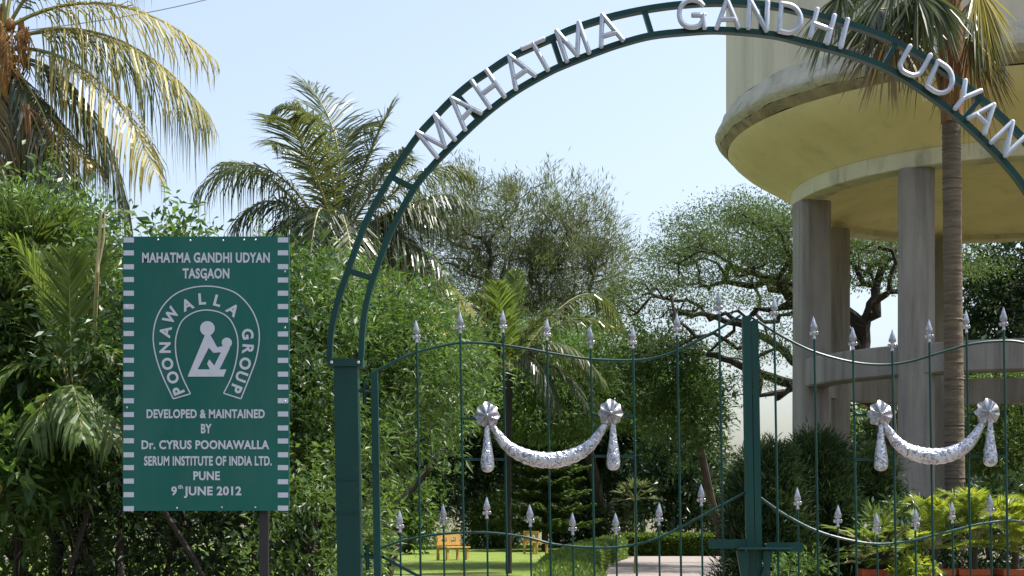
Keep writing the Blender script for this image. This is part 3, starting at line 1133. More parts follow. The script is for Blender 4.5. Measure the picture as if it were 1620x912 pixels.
mb = MB()
co, fs = filled([[(432, 408), (468, 410), (518, 500), (560, 493), (612, 503), (535, 660), (585, 660), (565, 712), (305, 712)],
                 [(458, 503), (378, 660), (466, 660), (445, 618), (462, 588), (497, 632), (546, 536), (490, 541)]])
mb.add([s_at(*hpx(p), -.002) for p in co], fs)
for cx, cy, rr in ((448, 365), (588, 468)) and ((448, 365, 53), (588, 468, 37)):
    n = 32
    mb.add([s_at(*hpx((cx + rr * math.cos(2 * math.pi * k / n), cy + rr * math.sin(2 * math.pi * k / n))), -.0025) for k in range(n)], [tuple(range(n))])
mb.build('figure_emblem', M['vinyl'], sg, smooth=False)
for bx, by in ((250, 380), (301, 381), (353, 381), (386, 380), (404, 380), (280, 804), (351, 803), (404, 803), (200, 486), (201, 645), (451, 430), (451, 519), (451, 635), (326, 443)):
    mb = MB()
    mb.ball(s_at(bx, by, -.002), .0055, 8, 1, .6)
    mb.build('bolt', M['zinc'], sg)

# ------------------------------------------------------------------ palms
# coconut palm, upper left
PD = 21.0


def pp(px, py, d=0.0, D=PD):
    return at(px, py, D + d)


cp_ = empty('coconut_palm', (pp(-190, 0).x, PD, 0), 'coconut palm with yellowing fronds hanging over the top left corner', 'palm tree')
mb = MB()
mb.tube([Vector((pp(-190, 0).x, PD, 0)), pp(-170, 700), pp(-120, 450), pp(-60, 250), pp(-10, 110)], [.24, .18, .165, .15, .17], 12)
mb.build('trunk', M['palm_bark'], cp_)
mb = MB()
for i in range(16):
    a = random.uniform(0, 6.28)
    c = pp(8 + 26 * math.cos(a), 78 + random.uniform(-40, 60), .2 * math.sin(a))
    mb.tube([c + Vector((0, 0, .28)), c, c + Vector((.05 * math.cos(a), 0, -.28))], [.03, .07, .015], 7)
for i in range(90):
    a = random.uniform(0, 6.28)
    c = pp(12 + 34 * math.cos(a), 70 + random.uniform(-30, 40), .30 * math.sin(a) - .1)
    e = c + Vector((random.gauss(.02, .12), random.gauss(-.05, .1), random.uniform(-.55, -.15)))
    mb.tube([c, c.lerp(e, .5) + Vector((random.gauss(0, .04), 0, .03)), e], [.012, .009, .003], 4)
mb.build('leaf_base_fibre', M['husk'], cp_)
for i, (x, y) in enumerate(((16, 40), (34, 60), (5, 95), (40, 95), (22, 130))):
    mb = MB()
    mb.ball(pp(x, y, -.12 + .05 * i), .075, 12, 1, 1, 1.25)
    mb.build('coconut', M['husk'], cp_)
mb = MB()
for i in range(26):
    a = random.uniform(0, 6.28)
    p0 = pp(40 + random.uniform(-6, 6), 165, -.6)
    p1 = pp(60 + 24 * math.cos(a), 232 + random.uniform(-22, 24), -.6 + .2 * math.sin(a))
    mb.tube([p0, p0.lerp(p1, .5) + Vector((0, 0, .06)), p1], [.012, .012, .010], 5)
mb.build('flower_stalk', M['crownshaft'], cp_)
FR = [  # bezier px points, depth offset at tip, leaflet length, material, hang
    ([(20, 40), (130, -25), (250, 5), (340, 95)], .2, .75, 'lf_yellow', .75, .45),
    ([(25, 62), (120, 20), (245, 60), (330, 185)], -.5, .95, 'lf_yellow', .85, .35),
    ([(22, 60), (130, 25), (260, 80), (325, 180)], .6, .95, 'lf_palm', .95, .75),
    ([(20, 78), (110, 70), (200, 140), (243, 270)], -1.0, .80, 'lf_yellow', .85, .55),
    ([(22, 90), (110, 95), (190, 200), (204, 372)], -.2, .72, 'lf_palm', .9, .75),
    ([(18, 95), (90, 100), (170, 180), (200, 330)], .5, .75, 'lf_palm', 1.0, .5),
    ([(15, 105), (50, 130), (85, 200), (105, 300)], -.8, .70, 'lf_palm', .9, .3),
    ([(10, 105), (20, 150), (30, 200), (45, 262)], .5, .70, 'lf_palm', .9, .25),
    ([(8, 100), (0, 150), (-10, 210), (-15, 290)], -.6, .7, 'lf_dry', .9, .3),
    ([(10, 50), (60, -60), (140, -90), (230, -60)], -.4, .85, 'lf_palm', .7, .45),
    ([(10, 40), (20, -80), (60, -160), (110, -190)], .5, .85, 'lf_palm', .5, .45),
    ([(5, 45), (-60, -60), (-150, -70), (-250, 10)], -.5, .85, 'lf_palm', .7, .45),
    ([(5, 60), (-80, 0), (-190, 40), (-260, 150)], .8, .85, 'lf_yellow', .8, .45),
    ([(0, 80), (-70, 80), (-130, 150), (-150, 290)], .5, .8, 'lf_palm', .9, .45),
    ([(10, 45), (0, -100), (-20, -170), (-60, -200)], 1.2, .85, 'lf_palm', .5, .45),
    ([(12, 110), (60, 150), (110, 220), (150, 260)], -.5, .7, 'lf_yellow', .8, .4),
    ([(14, 100), (30, 150), (60, 230), (75, 330)], .8, .7, 'lf_palm', .7, .3),
]
for pts, dz, L, mat, hang, tm in FR:
    n = len(pts)
    P3 = [tuple(pp(x, y, dz * i / (n - 1))) for i, (x, y) in enumerate(pts)]
    palm_frond(cp_, P3, mat, L=L * 1.45, n=58, w=.027, hang=hang * 1.2, r=.03, tintm=tm, petiole=.13)

# coconut palm in the middle, behind the shrubs
PD2 = 25.0
pm = empty('coconut_palm', (at(470, 0, PD2).x, PD2, 0), 'dark green coconut palm standing behind the shrubs between sign and arch', 'palm tree')
q = lambda x, y, d=0.0: at(x, y, PD2 + d)
mb = MB()
mb.tube([Vector((q(470, 0).x, PD2, 0)), q(480, 700), q(500, 520), q(522, 400)], [.26, .2, .17, .2], 12)
mb.build('trunk', M['palm_bark'], pm)
mb = MB()
for i in range(14):
    a = random.uniform(0, 6.28)
    c = q(528 + 22 * math.cos(a), 398 + random.uniform(-25, 40), .25 * math.sin(a))
    mb.tube([c + Vector((0, 0, .3)), c, c + Vector((.05 * math.cos(a), 0, -.28))], [.03, .08, .015], 7)
mb.build('leaf_base_fibre', M['husk'], pm)
FR2 = [
    ([(528, 385), (540, 260), (500, 150), (440, 170)], -.6, .85, 'lf_palm', .7, .6),
    ([(530, 385), (555, 270), (530, 170), (480, 130)], .5, .95, 'lf_palm', .4, .45),
    ([(535, 385), (560, 300), (590, 220), (622, 168)], .3, .85, 'lf_palm', .35, .55),
    ([(540, 380), (575, 330), (610, 260), (640, 235)], -.8, .75, 'lf_palm', .8, .4),
    ([(540, 395), (610, 350), (700, 270), (748, 330)], -.3, .85, 'lf_palm', .95, .4),
    ([(540, 400), (590, 370), (650, 360), (705, 430)], -.9, .85, 'lf_palm', .95, .3),
    ([(522, 390), (470, 280), (400, 215), (312, 300)], -.4, .85, 'lf_palm', .85, .3),
    ([(520, 392), (460, 300), (400, 240), (350, 262)], .8, .85, 'lf_palm', .8, .35),
    ([(520, 398), (480, 320), (420, 290), (375, 350)], -.8, .85, 'lf_palm', .9, .25),
    ([(520, 402), (470, 360), (430, 370), (405, 440)], .3, .8, 'lf_palm', .9, .2),
    ([(525, 405), (490, 400), (470, 430), (455, 500)], -.4, .7, 'lf_dry', .9, .2),
    ([(535, 395), (535, 320), (550, 330), (560, 440)], -1.6, .85, 'lf_palm', .85, .75),
    ([(535, 395), (510, 300), (500, 310), (490, 420)], -1.4, .85, 'lf_palm', .85, .35),
    ([(540, 390), (600, 320), (680, 235), (742, 275)], .2, .85, 'lf_palm', .7, .5),
    ([(540, 392), (600, 340), (650, 310), (700, 350)], -.6, .85, 'lf_palm', .8, .35),
    ([(540, 405), (600, 395), (690, 400), (752, 505)], -.8, .85, 'lf_yellow', .85, .3),
    ([(540, 412), (600, 400), (660, 430), (700, 545)], -1.4, .75, 'lf_yellow', .9, .6),
    ([(538, 415), (580, 420), (610, 450), (630, 520)], -1.2, .7, 'lf_palm', .9, .35),
    ([(535, 385), (530, 250), (545, 190), (590, 200)], 1.2, .9, 'lf_palm', .6, .3),
    ([(535, 385), (520, 280), (470, 220), (430, 230)], 1.4, .9, 'lf_palm', .6, .3),
    ([(540, 402), (600, 380), (660, 380), (690, 470)], .7, .85, 'lf_palm', .95, .2), ([(538, 400), (580, 350), (640, 310), (690, 330)], 1.0, .85, 'lf_palm', .8, .25),
    ([(538, 408), (570, 390), (605, 420), (622, 500)], .5, .8, 'lf_palm', .95, .2),
    ([(535, 395), (560, 360), (590, 370), (610, 430)], 1.3, .8, 'lf_palm', .9, .25),
    ([(530, 395), (500, 350), (470, 370), (440, 470)], .6, .8, 'lf_palm', .9, .15), ([(530, 400), (510, 380), (480, 420), (470, 500)], -.7, .7, 'lf_palm', .9, .15),
    ([(535, 400), (550, 380), (570, 420), (575, 500)], -1.2, .75, 'lf_palm', .9, .2), ([(530, 390), (480, 330), (440, 320), (420, 420)], -.9, .8, 'lf_palm', .9, .3),
    ([(538, 392), (590, 340), (640, 340), (660, 430)], .9, .8, 'lf_palm', .9, .25), ([(530, 388), (510, 270), (460, 200), (455, 190)], -1.1, .85, 'lf_palm', .4, .6),
    ([(535, 388), (570, 290), (600, 250), (640, 260)], .9, .85, 'lf_palm', .5, .4), ([(525, 405), (500, 410), (490, 450), (500, 520)], .9, .7, 'lf_dry', .9, .1),
]
for pts, dz, L, mat, hang, tm in FR2:
    n = len(pts)
    P3 = [tuple(q(x, y, dz * i / (n - 1))) for i, (x, y) in enumerate(pts)]
    palm_frond(pm, P3, mat, L=L * 1.4, n=70, w=.026, hang=(hang if hang > .6 else hang * .8), up=.25, r=.03, tintm=tm - .1, petiole=.14)

# slender palm before the tower
PD3 = 24.5
pr = empty('fan_palm', (at(1512, 0, PD3).x, PD3, 0), 'slender ringed palm trunk with rusty crown rising before the yellow tower', 'palm tree')
q = lambda x, y, d=0.0: at(x, y, PD3 + d)
mb = MB()
pts, rs = [], []
zt = q(0, 190).z
nring = 150
for i in range(nring * 2):
    f = i / (nring * 2 - 1)
    z = zt * f
    py = HY - (z - CAM_Z) * F / PD3
    x = 1505 + (py - 200) * .010
    pts.append(Vector((q(x, 0).x, PD3, z)))
    rs.append(.147 + .035 * (1 - f) ** 3 + (.005 if i % 2 else -.002) * random.uniform(.2, 1.4) + random.uniform(-.004, .004))
mb.tube(pts, rs, 16)
mb.build('trunk', M['palm_bark'], pr)
mb = MB()
mb.tube([q(1505, 195), q(1505, 120), q(1506, 40), q(1507, -60)], [.165, .19, .18, .09], 12)
for i in range(22):
    a = random.uniform(0, 6.28)
    z0 = random.uniform(20, 185)
    c = q(1505 + 15 * math.cos(a), z0, .17 * math.sin(a))
    mb.tube([c + Vector((0, 0, -.2)), c + Vector((.03 * math.cos(a), .03 * math.sin(a), .1)), c + Vector((.12 * math.cos(a), .12 * math.sin(a), .45))], [.05, .04, .015], 5)
mb.build('crownshaft', M['crownshaft'], pr)


def fan_leaf(parent, base, tipdir, L, mat, tm, n=46, fold=.5, w=.03, droop=.25, arc=2.6, axis=None):
    """palmate leaf: petiole then segments radiating from its end, hanging"""
    base, hub = Vector(base), Vector(tipdir)
    ax = (hub - base).normalized() if axis is None else Vector(axis).normalized()
    side = ax.cross(Vector((0, 0, 1)))
    if side.length < .1:
        side = Vector((1, 0, 0))
    side.normalize()
    nn = side.cross(ax).normalized()
    lv, mb = Leaves(), MB()
    mid = base.lerp(hub, .5) + Vector((0, 0, (hub - base).length * .12))
    mb.tube([base, mid, hub], [.022, .018, .012], 6)
    th = np.linspace(-arc / 2, arc / 2, n) + RNG.normal(0, .03, n)
    A, S_, N_ = np.array(ax), np.array(side), np.array(nn)
    d = np.cos(th)[:, None] * A + np.sin(th)[:, None] * S_ + (np.abs(np.sin(th)) * fold * .4)[:, None] * N_ + RNG.normal(size=(n, 3)) * .07
    d = nrm(d)
    ln = L * (1 - .25 * np.abs(th) / (arc / 2)) * RNG.uniform(.85, 1.1, n)
    s = np.linspace(0, 1, 4)
    P = np.array(hub)[None, None, :] + d[:, None, :] * (ln[:, None] * s)[:, :, None]
    P[:, :, 2] -= (ln[:, None] * s ** 2) * droop * RNG.uniform(.6, 1.4, n)[:, None]
    sd = nrm(np.cross(d, N_[None, :] + RNG.normal(size=(n, 3)) * .5))
    lv.strip(P, sd, w * np.array([.5, 1.0, .8, .06])[None, :] * np.ones((n, 1)), np.clip(RNG.normal(tm, .2, n), 0, .93))
    o = lv.build('frond', M[mat], parent)
    mb.build('petiole', M['rachis'], o, local=True)


for (bx, by, hx, hy, dz, L, mat, tm, droop, axis) in (
        (1500, 60, 1410, 40, -.6, 1.25, 'lf_dry', .45, .35, (-.15, -.35, -1)), (1500, 40, 1385, 15, -.3, 1.05, 'lf_palm', .5, .35, (-.4, -.3, -.9)),
        (1498, 30, 1330, -10, .1, 1.15, 'lf_palm', .55, .35, (-.35, -.2, -.9)), (1498, 10, 1420, -30, -.9, 1.1, 'lf_palm', .5, .4, (-.5, -.5, -.6)),
        (1500, 0, 1450, -10, -1.0, 1.0, 'lf_palm', .55, .4, (-.3, -.3, -.9)), (1500, 30, 1440, 20, -.6, .95, 'lf_palm', .4, .5, (-.2, -.4, -1)),
        (1512, 40, 1540, 0, -.4, 1.35, 'lf_palm', .65, .3, (.12, -.1, -1)), (1512, 10, 1548, -20, -.5, 1.2, 'lf_yellow', .5, .3, (.2, -.2, -1)),
        (1514, -30, 1660, -110, .2, .95, 'lf_palm', .5, .5, (.8, 0, -.3)), (1510, -30, 1540, -140, .3, .95, 'lf_palm', .5, .2, None),
        (1505, -40, 1480, -160, -.3, .95, 'lf_palm', .5, .2, None),
        (1503, 20, 1465, -10, 1.0, 1.3, 'lf_palm', .3, .4, (-.2, .2, -1)), (1503, 20, 1370, -50, 1.0, .8, 'lf_palm', .3, .5, (-.5, .3, -.8)),
        (1505, 90, 1530, 60, .6, 1.2, 'lf_dry', .3, .5, (.1, .1, -1)), (1500, 20, 1475, -5, -1.0, .95, 'lf_palm', .6, .4, (-.1, -.3, -1)),
        ):
    fan_leaf(pr, q(bx, by), q(hx, hy, dz), L, mat, tm, droop=droop, arc=2.1, n=58, w=.044, axis=axis)


# ------------------------------------------------------------------ shrubs and trees
def lob(px, py, D, rx, ry, rd, wgt=1.0):
    """ellipsoid lobe given by its place in the garden"""
    s = D / F
    return (tuple(at(px, py, D)), (rx * s, rd, ry * s), wgt)


def plant(name, label, cat, lobes, base, mat, L, W, n_per, density, clen, up=.35, spread=1.0, droop=.15, group=None, bark='bark', r0=.12, r_tip=.010,
          stems=3, shell=.5, rough=.22, twig=.12, tintc=.3, crown='foliage', trunk_h=None, jitter=.25, core=.45):
    bx, by = base
    root = empty(name, (bx, by, 0), label, cat, group)
    C, A = lobe_points(lobes, density, shell, rough)
    ok = C[:, 2] > .05
    C, A = C[ok], A[ok]
    lv = Leaves()
    clumps(lv, C, A, n_per, clen, L, W, up=up, spread=spread, droop=droop, tintc=tintc, jitter=jitter)
    if core:
        Cc, Ac = lobe_points([(c_, (r_[0] * .66, r_[1] * .66, r_[2] * .66), w_) for c_, r_, w_ in lobes], density * core, .1, .1)
        clumps(lv, Cc, Ac, max(6, n_per // 2), clen, L * 1.5, W * 2.0, up=up, spread=spread, droop=droop, tintc=tintc, jitter=.5)
    lv.build(crown, M[mat], root)
    # limbs reach into the crown
    k = max(8, min(110, int(len(C) * twig)))
    idx = RNG.choice(len(C), min(k, len(C)), replace=False)
    T = [tuple(C[i]) for i in idx]
    cm = np.mean([l[0] for l in lobes], axis=0)
    mbt = MB()
    if stems == 1:
        h = trunk_h if trunk_h else cm[2] * .75
        top = Vector((bx + (cm[0] - bx) * .6, by + (cm[1] - by) * .6, h))
        skeleton(mbt, [(bx, by, 0), Vector((bx, by, 0)).lerp(top, .5) + Vector((random.uniform(-.1, .1), 0, 0)), top], r0, r_tip, T)
        mbt.build('trunk', M[bark], root)
    else:
        for s in range(stems):
            a = 2 * math.pi * s / stems + .6
            b0 = Vector((bx + .15 * math.cos(a), by + .15 * math.sin(a), 0))
            top = Vector((bx + (cm[0] - bx) * .5 + .5 * math.cos(a), by + .4 * math.sin(a), max(.4, cm[2] * .5)))
            Ts = T[s::stems]
            if len(Ts):
                skeleton(mbt, [b0, b0.lerp(top, .5), top], r0, r_tip, Ts)
        mbt.build('stems', M['dark_bark'], root)
    return root


# left bank of shrubs beside and behind the sign
plant('shrub', 'tall leafy shrub at the left edge under the coconut fronds', 'shrub',
      [lob(55, 400, 12.5, 90, 70, .9), lob(20, 440, 12.3, 100, 90, 1.), lob(120, 440, 12.2, 80, 90, .9), lob(150, 540, 12.0, 75, 110, .9), lob(40, 560, 11.9, 110, 120, 1.),
       lob(110, 660, 11.7, 110, 100, .9), lob(-40, 560, 12.2, 100, 180, 1.), lob(20, 690, 11.7, 110, 90, .9), lob(70, 870, 12.9, 140, 140, .8, .8), lob(-60, 830, 12.9, 120, 170, .8, .6)],
      (at(60, 0, 12.4).x, 12.4), 'lf_shrub', .080, .025, 28, 145, .27, twig=.04, r0=.06, stems=4, rough=.30, tintc=.4)
plant('sapling', 'small broad leaved sapling with sparse twigs above the left shrub against the sky', 'sapling',
      [lob(60, 335, 13.2, 45, 25, .4, .5), lob(115, 345, 13.2, 45, 22, .3, .35), lob(150, 355, 13.2, 20, 16, .2, .3)],
      (at(90, 0, 13.3).x, 13.3), 'lf_deep', .065, .03, 14, 120, .2, twig=.6, r0=.04, stems=1, trunk_h=3.4, r_tip=.004, crown='crown', core=0)
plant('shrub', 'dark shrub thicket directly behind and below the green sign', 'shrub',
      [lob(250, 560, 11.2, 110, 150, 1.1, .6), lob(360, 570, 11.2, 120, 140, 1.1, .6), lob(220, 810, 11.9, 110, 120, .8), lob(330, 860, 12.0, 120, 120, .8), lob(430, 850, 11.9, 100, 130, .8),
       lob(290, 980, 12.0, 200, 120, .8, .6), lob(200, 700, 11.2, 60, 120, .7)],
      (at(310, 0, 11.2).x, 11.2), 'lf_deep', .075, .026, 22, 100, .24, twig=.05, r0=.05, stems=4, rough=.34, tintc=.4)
plant('shrub', 'bright fine leaved shrub between the green sign and the left gate post', 'shrub',
      [lob(470, 500, 12.6, 60, 75, .8), lob(520, 520, 12.4, 80, 90, .9), lob(590, 540, 12.8, 90, 70, .9), lob(640, 560, 13.2, 90, 80, .9), lob(480, 620, 12.2, 60, 100, .8),
       lob(550, 640, 12.4, 90, 110, .9), lob(690, 600, 13.6, 70, 80, .7, .9), lob(640, 660, 13.2, 70, 90, .7)],
      (at(530, 0, 12.6).x, 12.6), 'lf_bright', .078, .020, 28, 125, .27, up=.5, rough=.34, tintc=.4, twig=.045, r0=.07, stems=3)
plant('shrub', 'shaded shrub at the foot of the left gate post right of the sign', 'shrub',
      [lob(470, 780, 11.4, 70, 110, .7), lob(540, 830, 11.6, 60, 100, .7), lob(480, 930, 11.2, 110, 100, .7), lob(500, 700, 12.0, 70, 80, .6)],
      (at(500, 0, 11.4).x, 11.4), 'lf_shrub', .075, .026, 22, 100, .22, twig=.05, r0=.04, stems=3)
plant('young_tree', 'yellowish tree top peeking over the upper edge of the sign', 'tree',
      [lob(290, 385, 19, 38, 26, .5), lob(300, 450, 19, 70, 60, .8), lob(260, 480, 19, 60, 60, .8)],
      (at(300, 0, 19).x, 19.0), 'lf_bright', .13, .045, 16, 60, .3, stems=1, r0=.08, crown='crown', twig=.2)

# areca palms in the left shrubs
ar = empty('areca_palm', (at(95, 0, 11.0).x, 11.0, 0), 'young feathery palm with upright fronds in front of the left shrub', 'palm')
q = lambda x, y, d=0.0: at(x, y, 11.0 + d)
for pts, dz, L, hang, tm in (
        ([(115, 640), (100, 560), (85, 460), (70, 400)], .2, .42, .12, .6), ([(112, 640), (95, 540), (60, 420), (20, 380)], -.2, .42, .3, .6),
        ([(115, 640), (112, 560), (110, 470), (108, 405)], -.3, .42, .1, .6), ([(118, 640), (135, 580), (150, 540), (175, 560)], -.2, .42, .5, .55),
        ([(110, 640), (70, 570), (30, 560), (0, 610)], -.3, .42, .5, .6), ([(115, 645), (90, 600), (70, 620), (50, 690)], -.6, .42, .7, .6),
        ([(118, 645), (140, 610), (165, 640), (178, 700)], -.6, .42, .7, .6), ([(115, 640), (105, 590), (120, 600), (130, 690)], -.9, .42, .7, .5),
        ([(112, 640), (80, 540), (30, 470), (-30, 470)], .3, .42, .4, .6), ([(116, 640), (128, 540), (150, 440), (160, 385)], .4, .35, .12, .6)):
    palm_frond(ar, [tuple(q(x, y, dz * i / 3)) for i, (x, y) in enumerate(pts)], 'lf_areca', L=L, n=44, w=.022, hang=hang, r=.010, tintm=tm, fwd=1.1, petiole=.25)
mb = MB()
for i in range(5):
    x = 112 + (i - 2) * 7
    mb.tube([Vector((q(x * .7 + 30, 0).x, 12.3 + .06 * (i % 2), 0)), q(x, 800, .75 + .03 * i), q(114, 645)], [.013, .011, .009], 7)
mb.build('canes', M['dark_bark'], ar)
st = MB()
st.tube([at(128, 1000, 12.7), at(140, 700, 11.8), at(147, 580, 11.1), at(154, 430, 10.4), at(160, 335, 10.4)], [.020, .018, .016, .014, .009], 8)
st.tube([at(166, 330, 10.4), at(164, 380, 10.4), at(154.5, 430, 10.4)], [.003, .008, .006], 6)
plant('shrub', 'broad leaved pale green shrub low at the left edge in front of the tall shrub', 'shrub',
      [lob(15, 690, 10.9, 45, 60, .35), lob(50, 740, 10.8, 55, 50, .35), lob(5, 790, 10.9, 50, 50, .4), lob(110, 720, 10.9, 50, 45, .35), lob(150, 670, 11.1, 35, 45, .3), lob(60, 640, 11.1, 50, 30, .3)],
      (at(40, 0, 11.2).x, 11.2), 'lf_bright', .115, .042, 15, 150, .2, r0=.03, stems=4, twig=.08, rough=.4, tintc=.35)
plant('shrub', 'long bladed grassy shrub reaching up among the leaves at the left edge', 'shrub',
      [lob(35, 430, 11.5, 55, 60, .4), lob(70, 400, 11.7, 45, 40, .4), lob(10, 490, 11.4, 45, 50, .4)],
      (at(35, 0, 12.0).x, 12.0), 'lf_areca', .30, .014, 20, 90, .12, up=1.4, spread=.45, droop=.22, r0=.03, stems=3, twig=.1, core=0)
tag(st.build('bare_stem', M['pale_stem']), 'tall pale bare stem standing upright among the shrubs left of the sign', 'stem')

# big trees beyond
def tree_rain():
    D = 45.5
    root = empty('rain_tree', (at(1410, 0, D).x, D, 0), 'wide spreading rain tree with dark open limbs behind the tower pillars', 'tree')
    pads = []
    layers = (
        ([(1045, 405), (1075, 372), (1110, 348), (1150, 330), (1190, 322), (1230, 328), (1260, 338), (1300, 350), (1345, 358), (1390, 366), (1440, 372), (1490, 380), (1540, 400)], 38, 12, .9, 2),
        ([(1100, 385), (1140, 368), (1180, 358), (1220, 362), (1255, 372), (1350, 385), (1395, 388), (1435, 392)], 40, 12, .45, 2),
        ([(1020, 440), (1060, 428), (1110, 422), (1160, 412), (1210, 408), (1250, 415), (1370, 420), (1420, 425)], 36, 9, .5, 2),
        ([(990, 482), (1030, 470), (1080, 468), (1130, 462), (1200, 468), (1240, 458)], 36, 9, .5, 1),
        ([(1000, 530), (1050, 520), (1100, 530), (1150, 542), (1200, 520), (1245, 535)], 34, 8, .45, 1),
        ([(1090, 572), (1180, 590)], 30, 8, .3, 1))
    for cs, rx, ry, wg, reps in layers:
        for (x, y) in cs:
            for k in range(reps):
                pads.append(lob(x + random.uniform(-14, 14), y + 14 + random.uniform(-9, 9), D + random.uniform(-4.5, 4.5), rx * random.uniform(.7, 1.15), ry * random.uniform(.7, 1.2),
                                random.uniform(.7, 1.2), wg))
    C, A = lobe_points(pads, 8.5, .3, .2)
    lv = Leaves()
    A2 = A * np.array([1, 1, .35])
    clumps(lv, C, nrm(A2), 155, .40, .095, .036, up=.02, spread=1.15, droop=.1, tintc=.26, jitter=1.0, flat=.30)
    lv.build('crown', M['lf_rain'], root)
    idx = RNG.choice(len(C), min(260, len(C)), replace=False)
    T = [tuple(C[i] - np.array([0, 0, .25])) for i in idx]
    mb = MB()
    b = at(1410, 0, D)
    trunk = [(b.x, D, 0), at(1408, 740, D), at(1400, 650, D), at(1385, 600, D), at(1360, 560, D)]
    # main limbs first
    for limb, rr in (([(1400, 650), (1330, 615), (1250, 607), (1180, 580), (1120, 560)], .30), ([(1390, 610), (1330, 560), (1270, 470), (1210, 440), (1150, 420)], .26),
                     ([(1370, 570), (1365, 520), (1380, 470), (1400, 420)], .22), ([(1405, 650), (1440, 560), (1470, 480), (1480, 420)], .26),
                     ([(1330, 610), (1270, 580), (1200, 530), (1120, 500), (1060, 500)], .20), ([(1360, 560), (1320, 480), (1290, 420)], .2)):
        P = smooth_path(limb, 5)
        dz = random.uniform(-2.5, 2.0)
        n = len(P)
        mb.tube([at(p[0] + random.uniform(-3, 3), p[1] + random.uniform(-3, 3), D + dz * i / n) for i, p in enumerate(P)], [rr * .75 * (1 - .66 * i / n) for i in range(n)], 8)
    skeleton(mb, trunk, .42, .019, T, wob=.34, path_w=.22, keep=.5)
    mb.build('trunk', M['dark_bark'], root)


tree_rain()


def feathery(name, label, px, D, lobes, base_px, dens, mat='lf_olive'):
    """airy tree: many fine twigs carrying narrow leaves"""
    root = empty(name, (at(base_px, 0, D).x, D, 0), label, 'tree')
    C, A = lobe_points(lobes, dens * 1.7, .3, .25)
    lv = Leaves()
    clumps(lv, C, A, 82, 1.0, .46, .046, up=.55, spread=.55, droop=.06, tintc=.3, jitter=.35)
    lv.build('crown', M[mat], root)
    idx = RNG.choice(len(C), min(240, len(C)), replace=False)
    mb = MB()
    b = at(base_px, 0, D)
    skeleton(mb, [(b.x, D, 0), at(base_px - 4, 700, D), at(base_px + 6, 610, D), at(base_px, 520, D)],   .30, .028, [tuple(C[i]) for i in idx], wob=.25, path_w=.25, keep=.55)
    mb.build('trunk', M['bark'], root)


feathery('feathery_tree', 'tall airy olive green tree seen under the left half of the arch', 800, 84,
         [lob(840, 345, 84, 100, 62, 3.6), lob(740, 345, 84, 80, 62, 3.2, .8), lob(905, 385, 84, 72, 66, 3.2), lob(820, 440, 84, 130, 80, 4.), lob(930, 450, 83, 58, 70, 3.),
          lob(700, 410, 85, 80, 85, 3.2, .7), lob(740, 490, 84, 90, 70, 3.2, .7), lob(880, 515, 83, 90, 70, 3.4), lob(655, 370, 86, 45, 70, 2.5, .6), lob(955, 420, 84, 35, 45, 2, .6)], 800, 1.7)

# young palm at the garden's back
yp = empty('young_palm', (at(805, 0, 40).x, 40, 0), 'young upright palm with stiff fronds above the left silver garland', 'palm')
q = lambda x, y, d=0.0: at(x, y, 40 + d)
mb = MB()
mb.tube([Vector((q(805, 0).x, 40, 0)), q(804, 700), q(803, 590)], [.09, .08, .16], 10)
mb.build('trunk', M['dark_bark'], yp)
for pts, dz, hang, tm, mat in (
        ([(803, 590), (790, 540), (770, 500), (750, 470)], -.6, .3, .5, 'lf_palm'), ([(804, 590), (806, 530), (812, 480), (815, 430)], .4, .2, .6, 'lf_areca'),
        ([(805, 590), (820, 540), (850, 500), (880, 490)], -.5, .4, .5, 'lf_palm'), ([(806, 590), (840, 540), (890, 540), (930, 590)], .6, .6, .45, 'lf_olive'),
        ([(803, 590), (780, 540), (740, 510), (700, 520)], -.6, .5, .5, 'lf_palm'), ([(806, 590), (850, 560), (900, 570), (925, 640)], -.8, .6, .35, 'lf_palm'),
        ([(803, 590), (770, 560), (740, 560), (720, 610)], .6, .6, .4, 'lf_palm'), ([(804, 590), (800, 540), (790, 490), (785, 450)], -1., .2, .5, 'lf_areca'),
        ([(806, 590), (850, 520), (910, 480), (975, 520)], .8, .6, .5, 'lf_palm'), ([(804, 585), (780, 520), (735, 480), (700, 560)], -.9, .7, .4, 'lf_palm'), ([(806, 585), (845, 530), (905, 520), (960, 610)], -1., .7, .4, 'lf_olive'), ([(805, 588), (830, 545), (860, 560), (880, 650)], -1.1, .8, .35, 'lf_palm'),
        ([(806, 590), (880, 480), (940, 410), (985, 520)], 1.6, .8, .5, 'lf_palm')):
    palm_frond(yp, [tuple(q(x, y, dz * i / 3)) for i, (x, y) in enumerate(pts)], mat, L=.95, n=64, w=.042, hang=hang, r=.032, tintm=tm, fwd=.9, petiole=.12)

# trees and shrubs round the lawn
plant('leafy_tree', 'fresh green tree spreading over the lawn behind the left silver garland', 'tree',
      [lob(850, 610, 46.5, 90, 45, 4.0), lob(930, 630, 47, 75, 50, 3.6), lob(770, 600, 46, 70, 50, 4.0), lob(850, 650, 46, 90, 35, 4.0), lob(720, 620, 46, 60, 55, 2.2), lob(890, 580, 45, 60, 35, 2.0, .8)],
      (at(560, 0, 46).x, 46.0), 'lf_bright', .17, .060, 26, 20, .5, stems=1, r0=.11, crown='crown', twig=.12, r_tip=.02)
plant('leafy_tree', 'broad leaved tree with a deep canopy shading the back of the lawn', 'tree',
      [lob(700, 560, 70, 110, 70, 4.), lob(830, 580, 71, 130, 60, 4.), lob(960, 600, 70, 110, 60, 4.), lob(900, 550, 72, 90, 40, 4., .8), lob(1060, 650, 68, 70, 45, 4.),],
      (at(960, 0, 72).x, 72.0), 'lf_shrub', .24, .08, 24, 9, .6, stems=1, r0=.28, crown='crown', twig=.12, r_tip=.025)
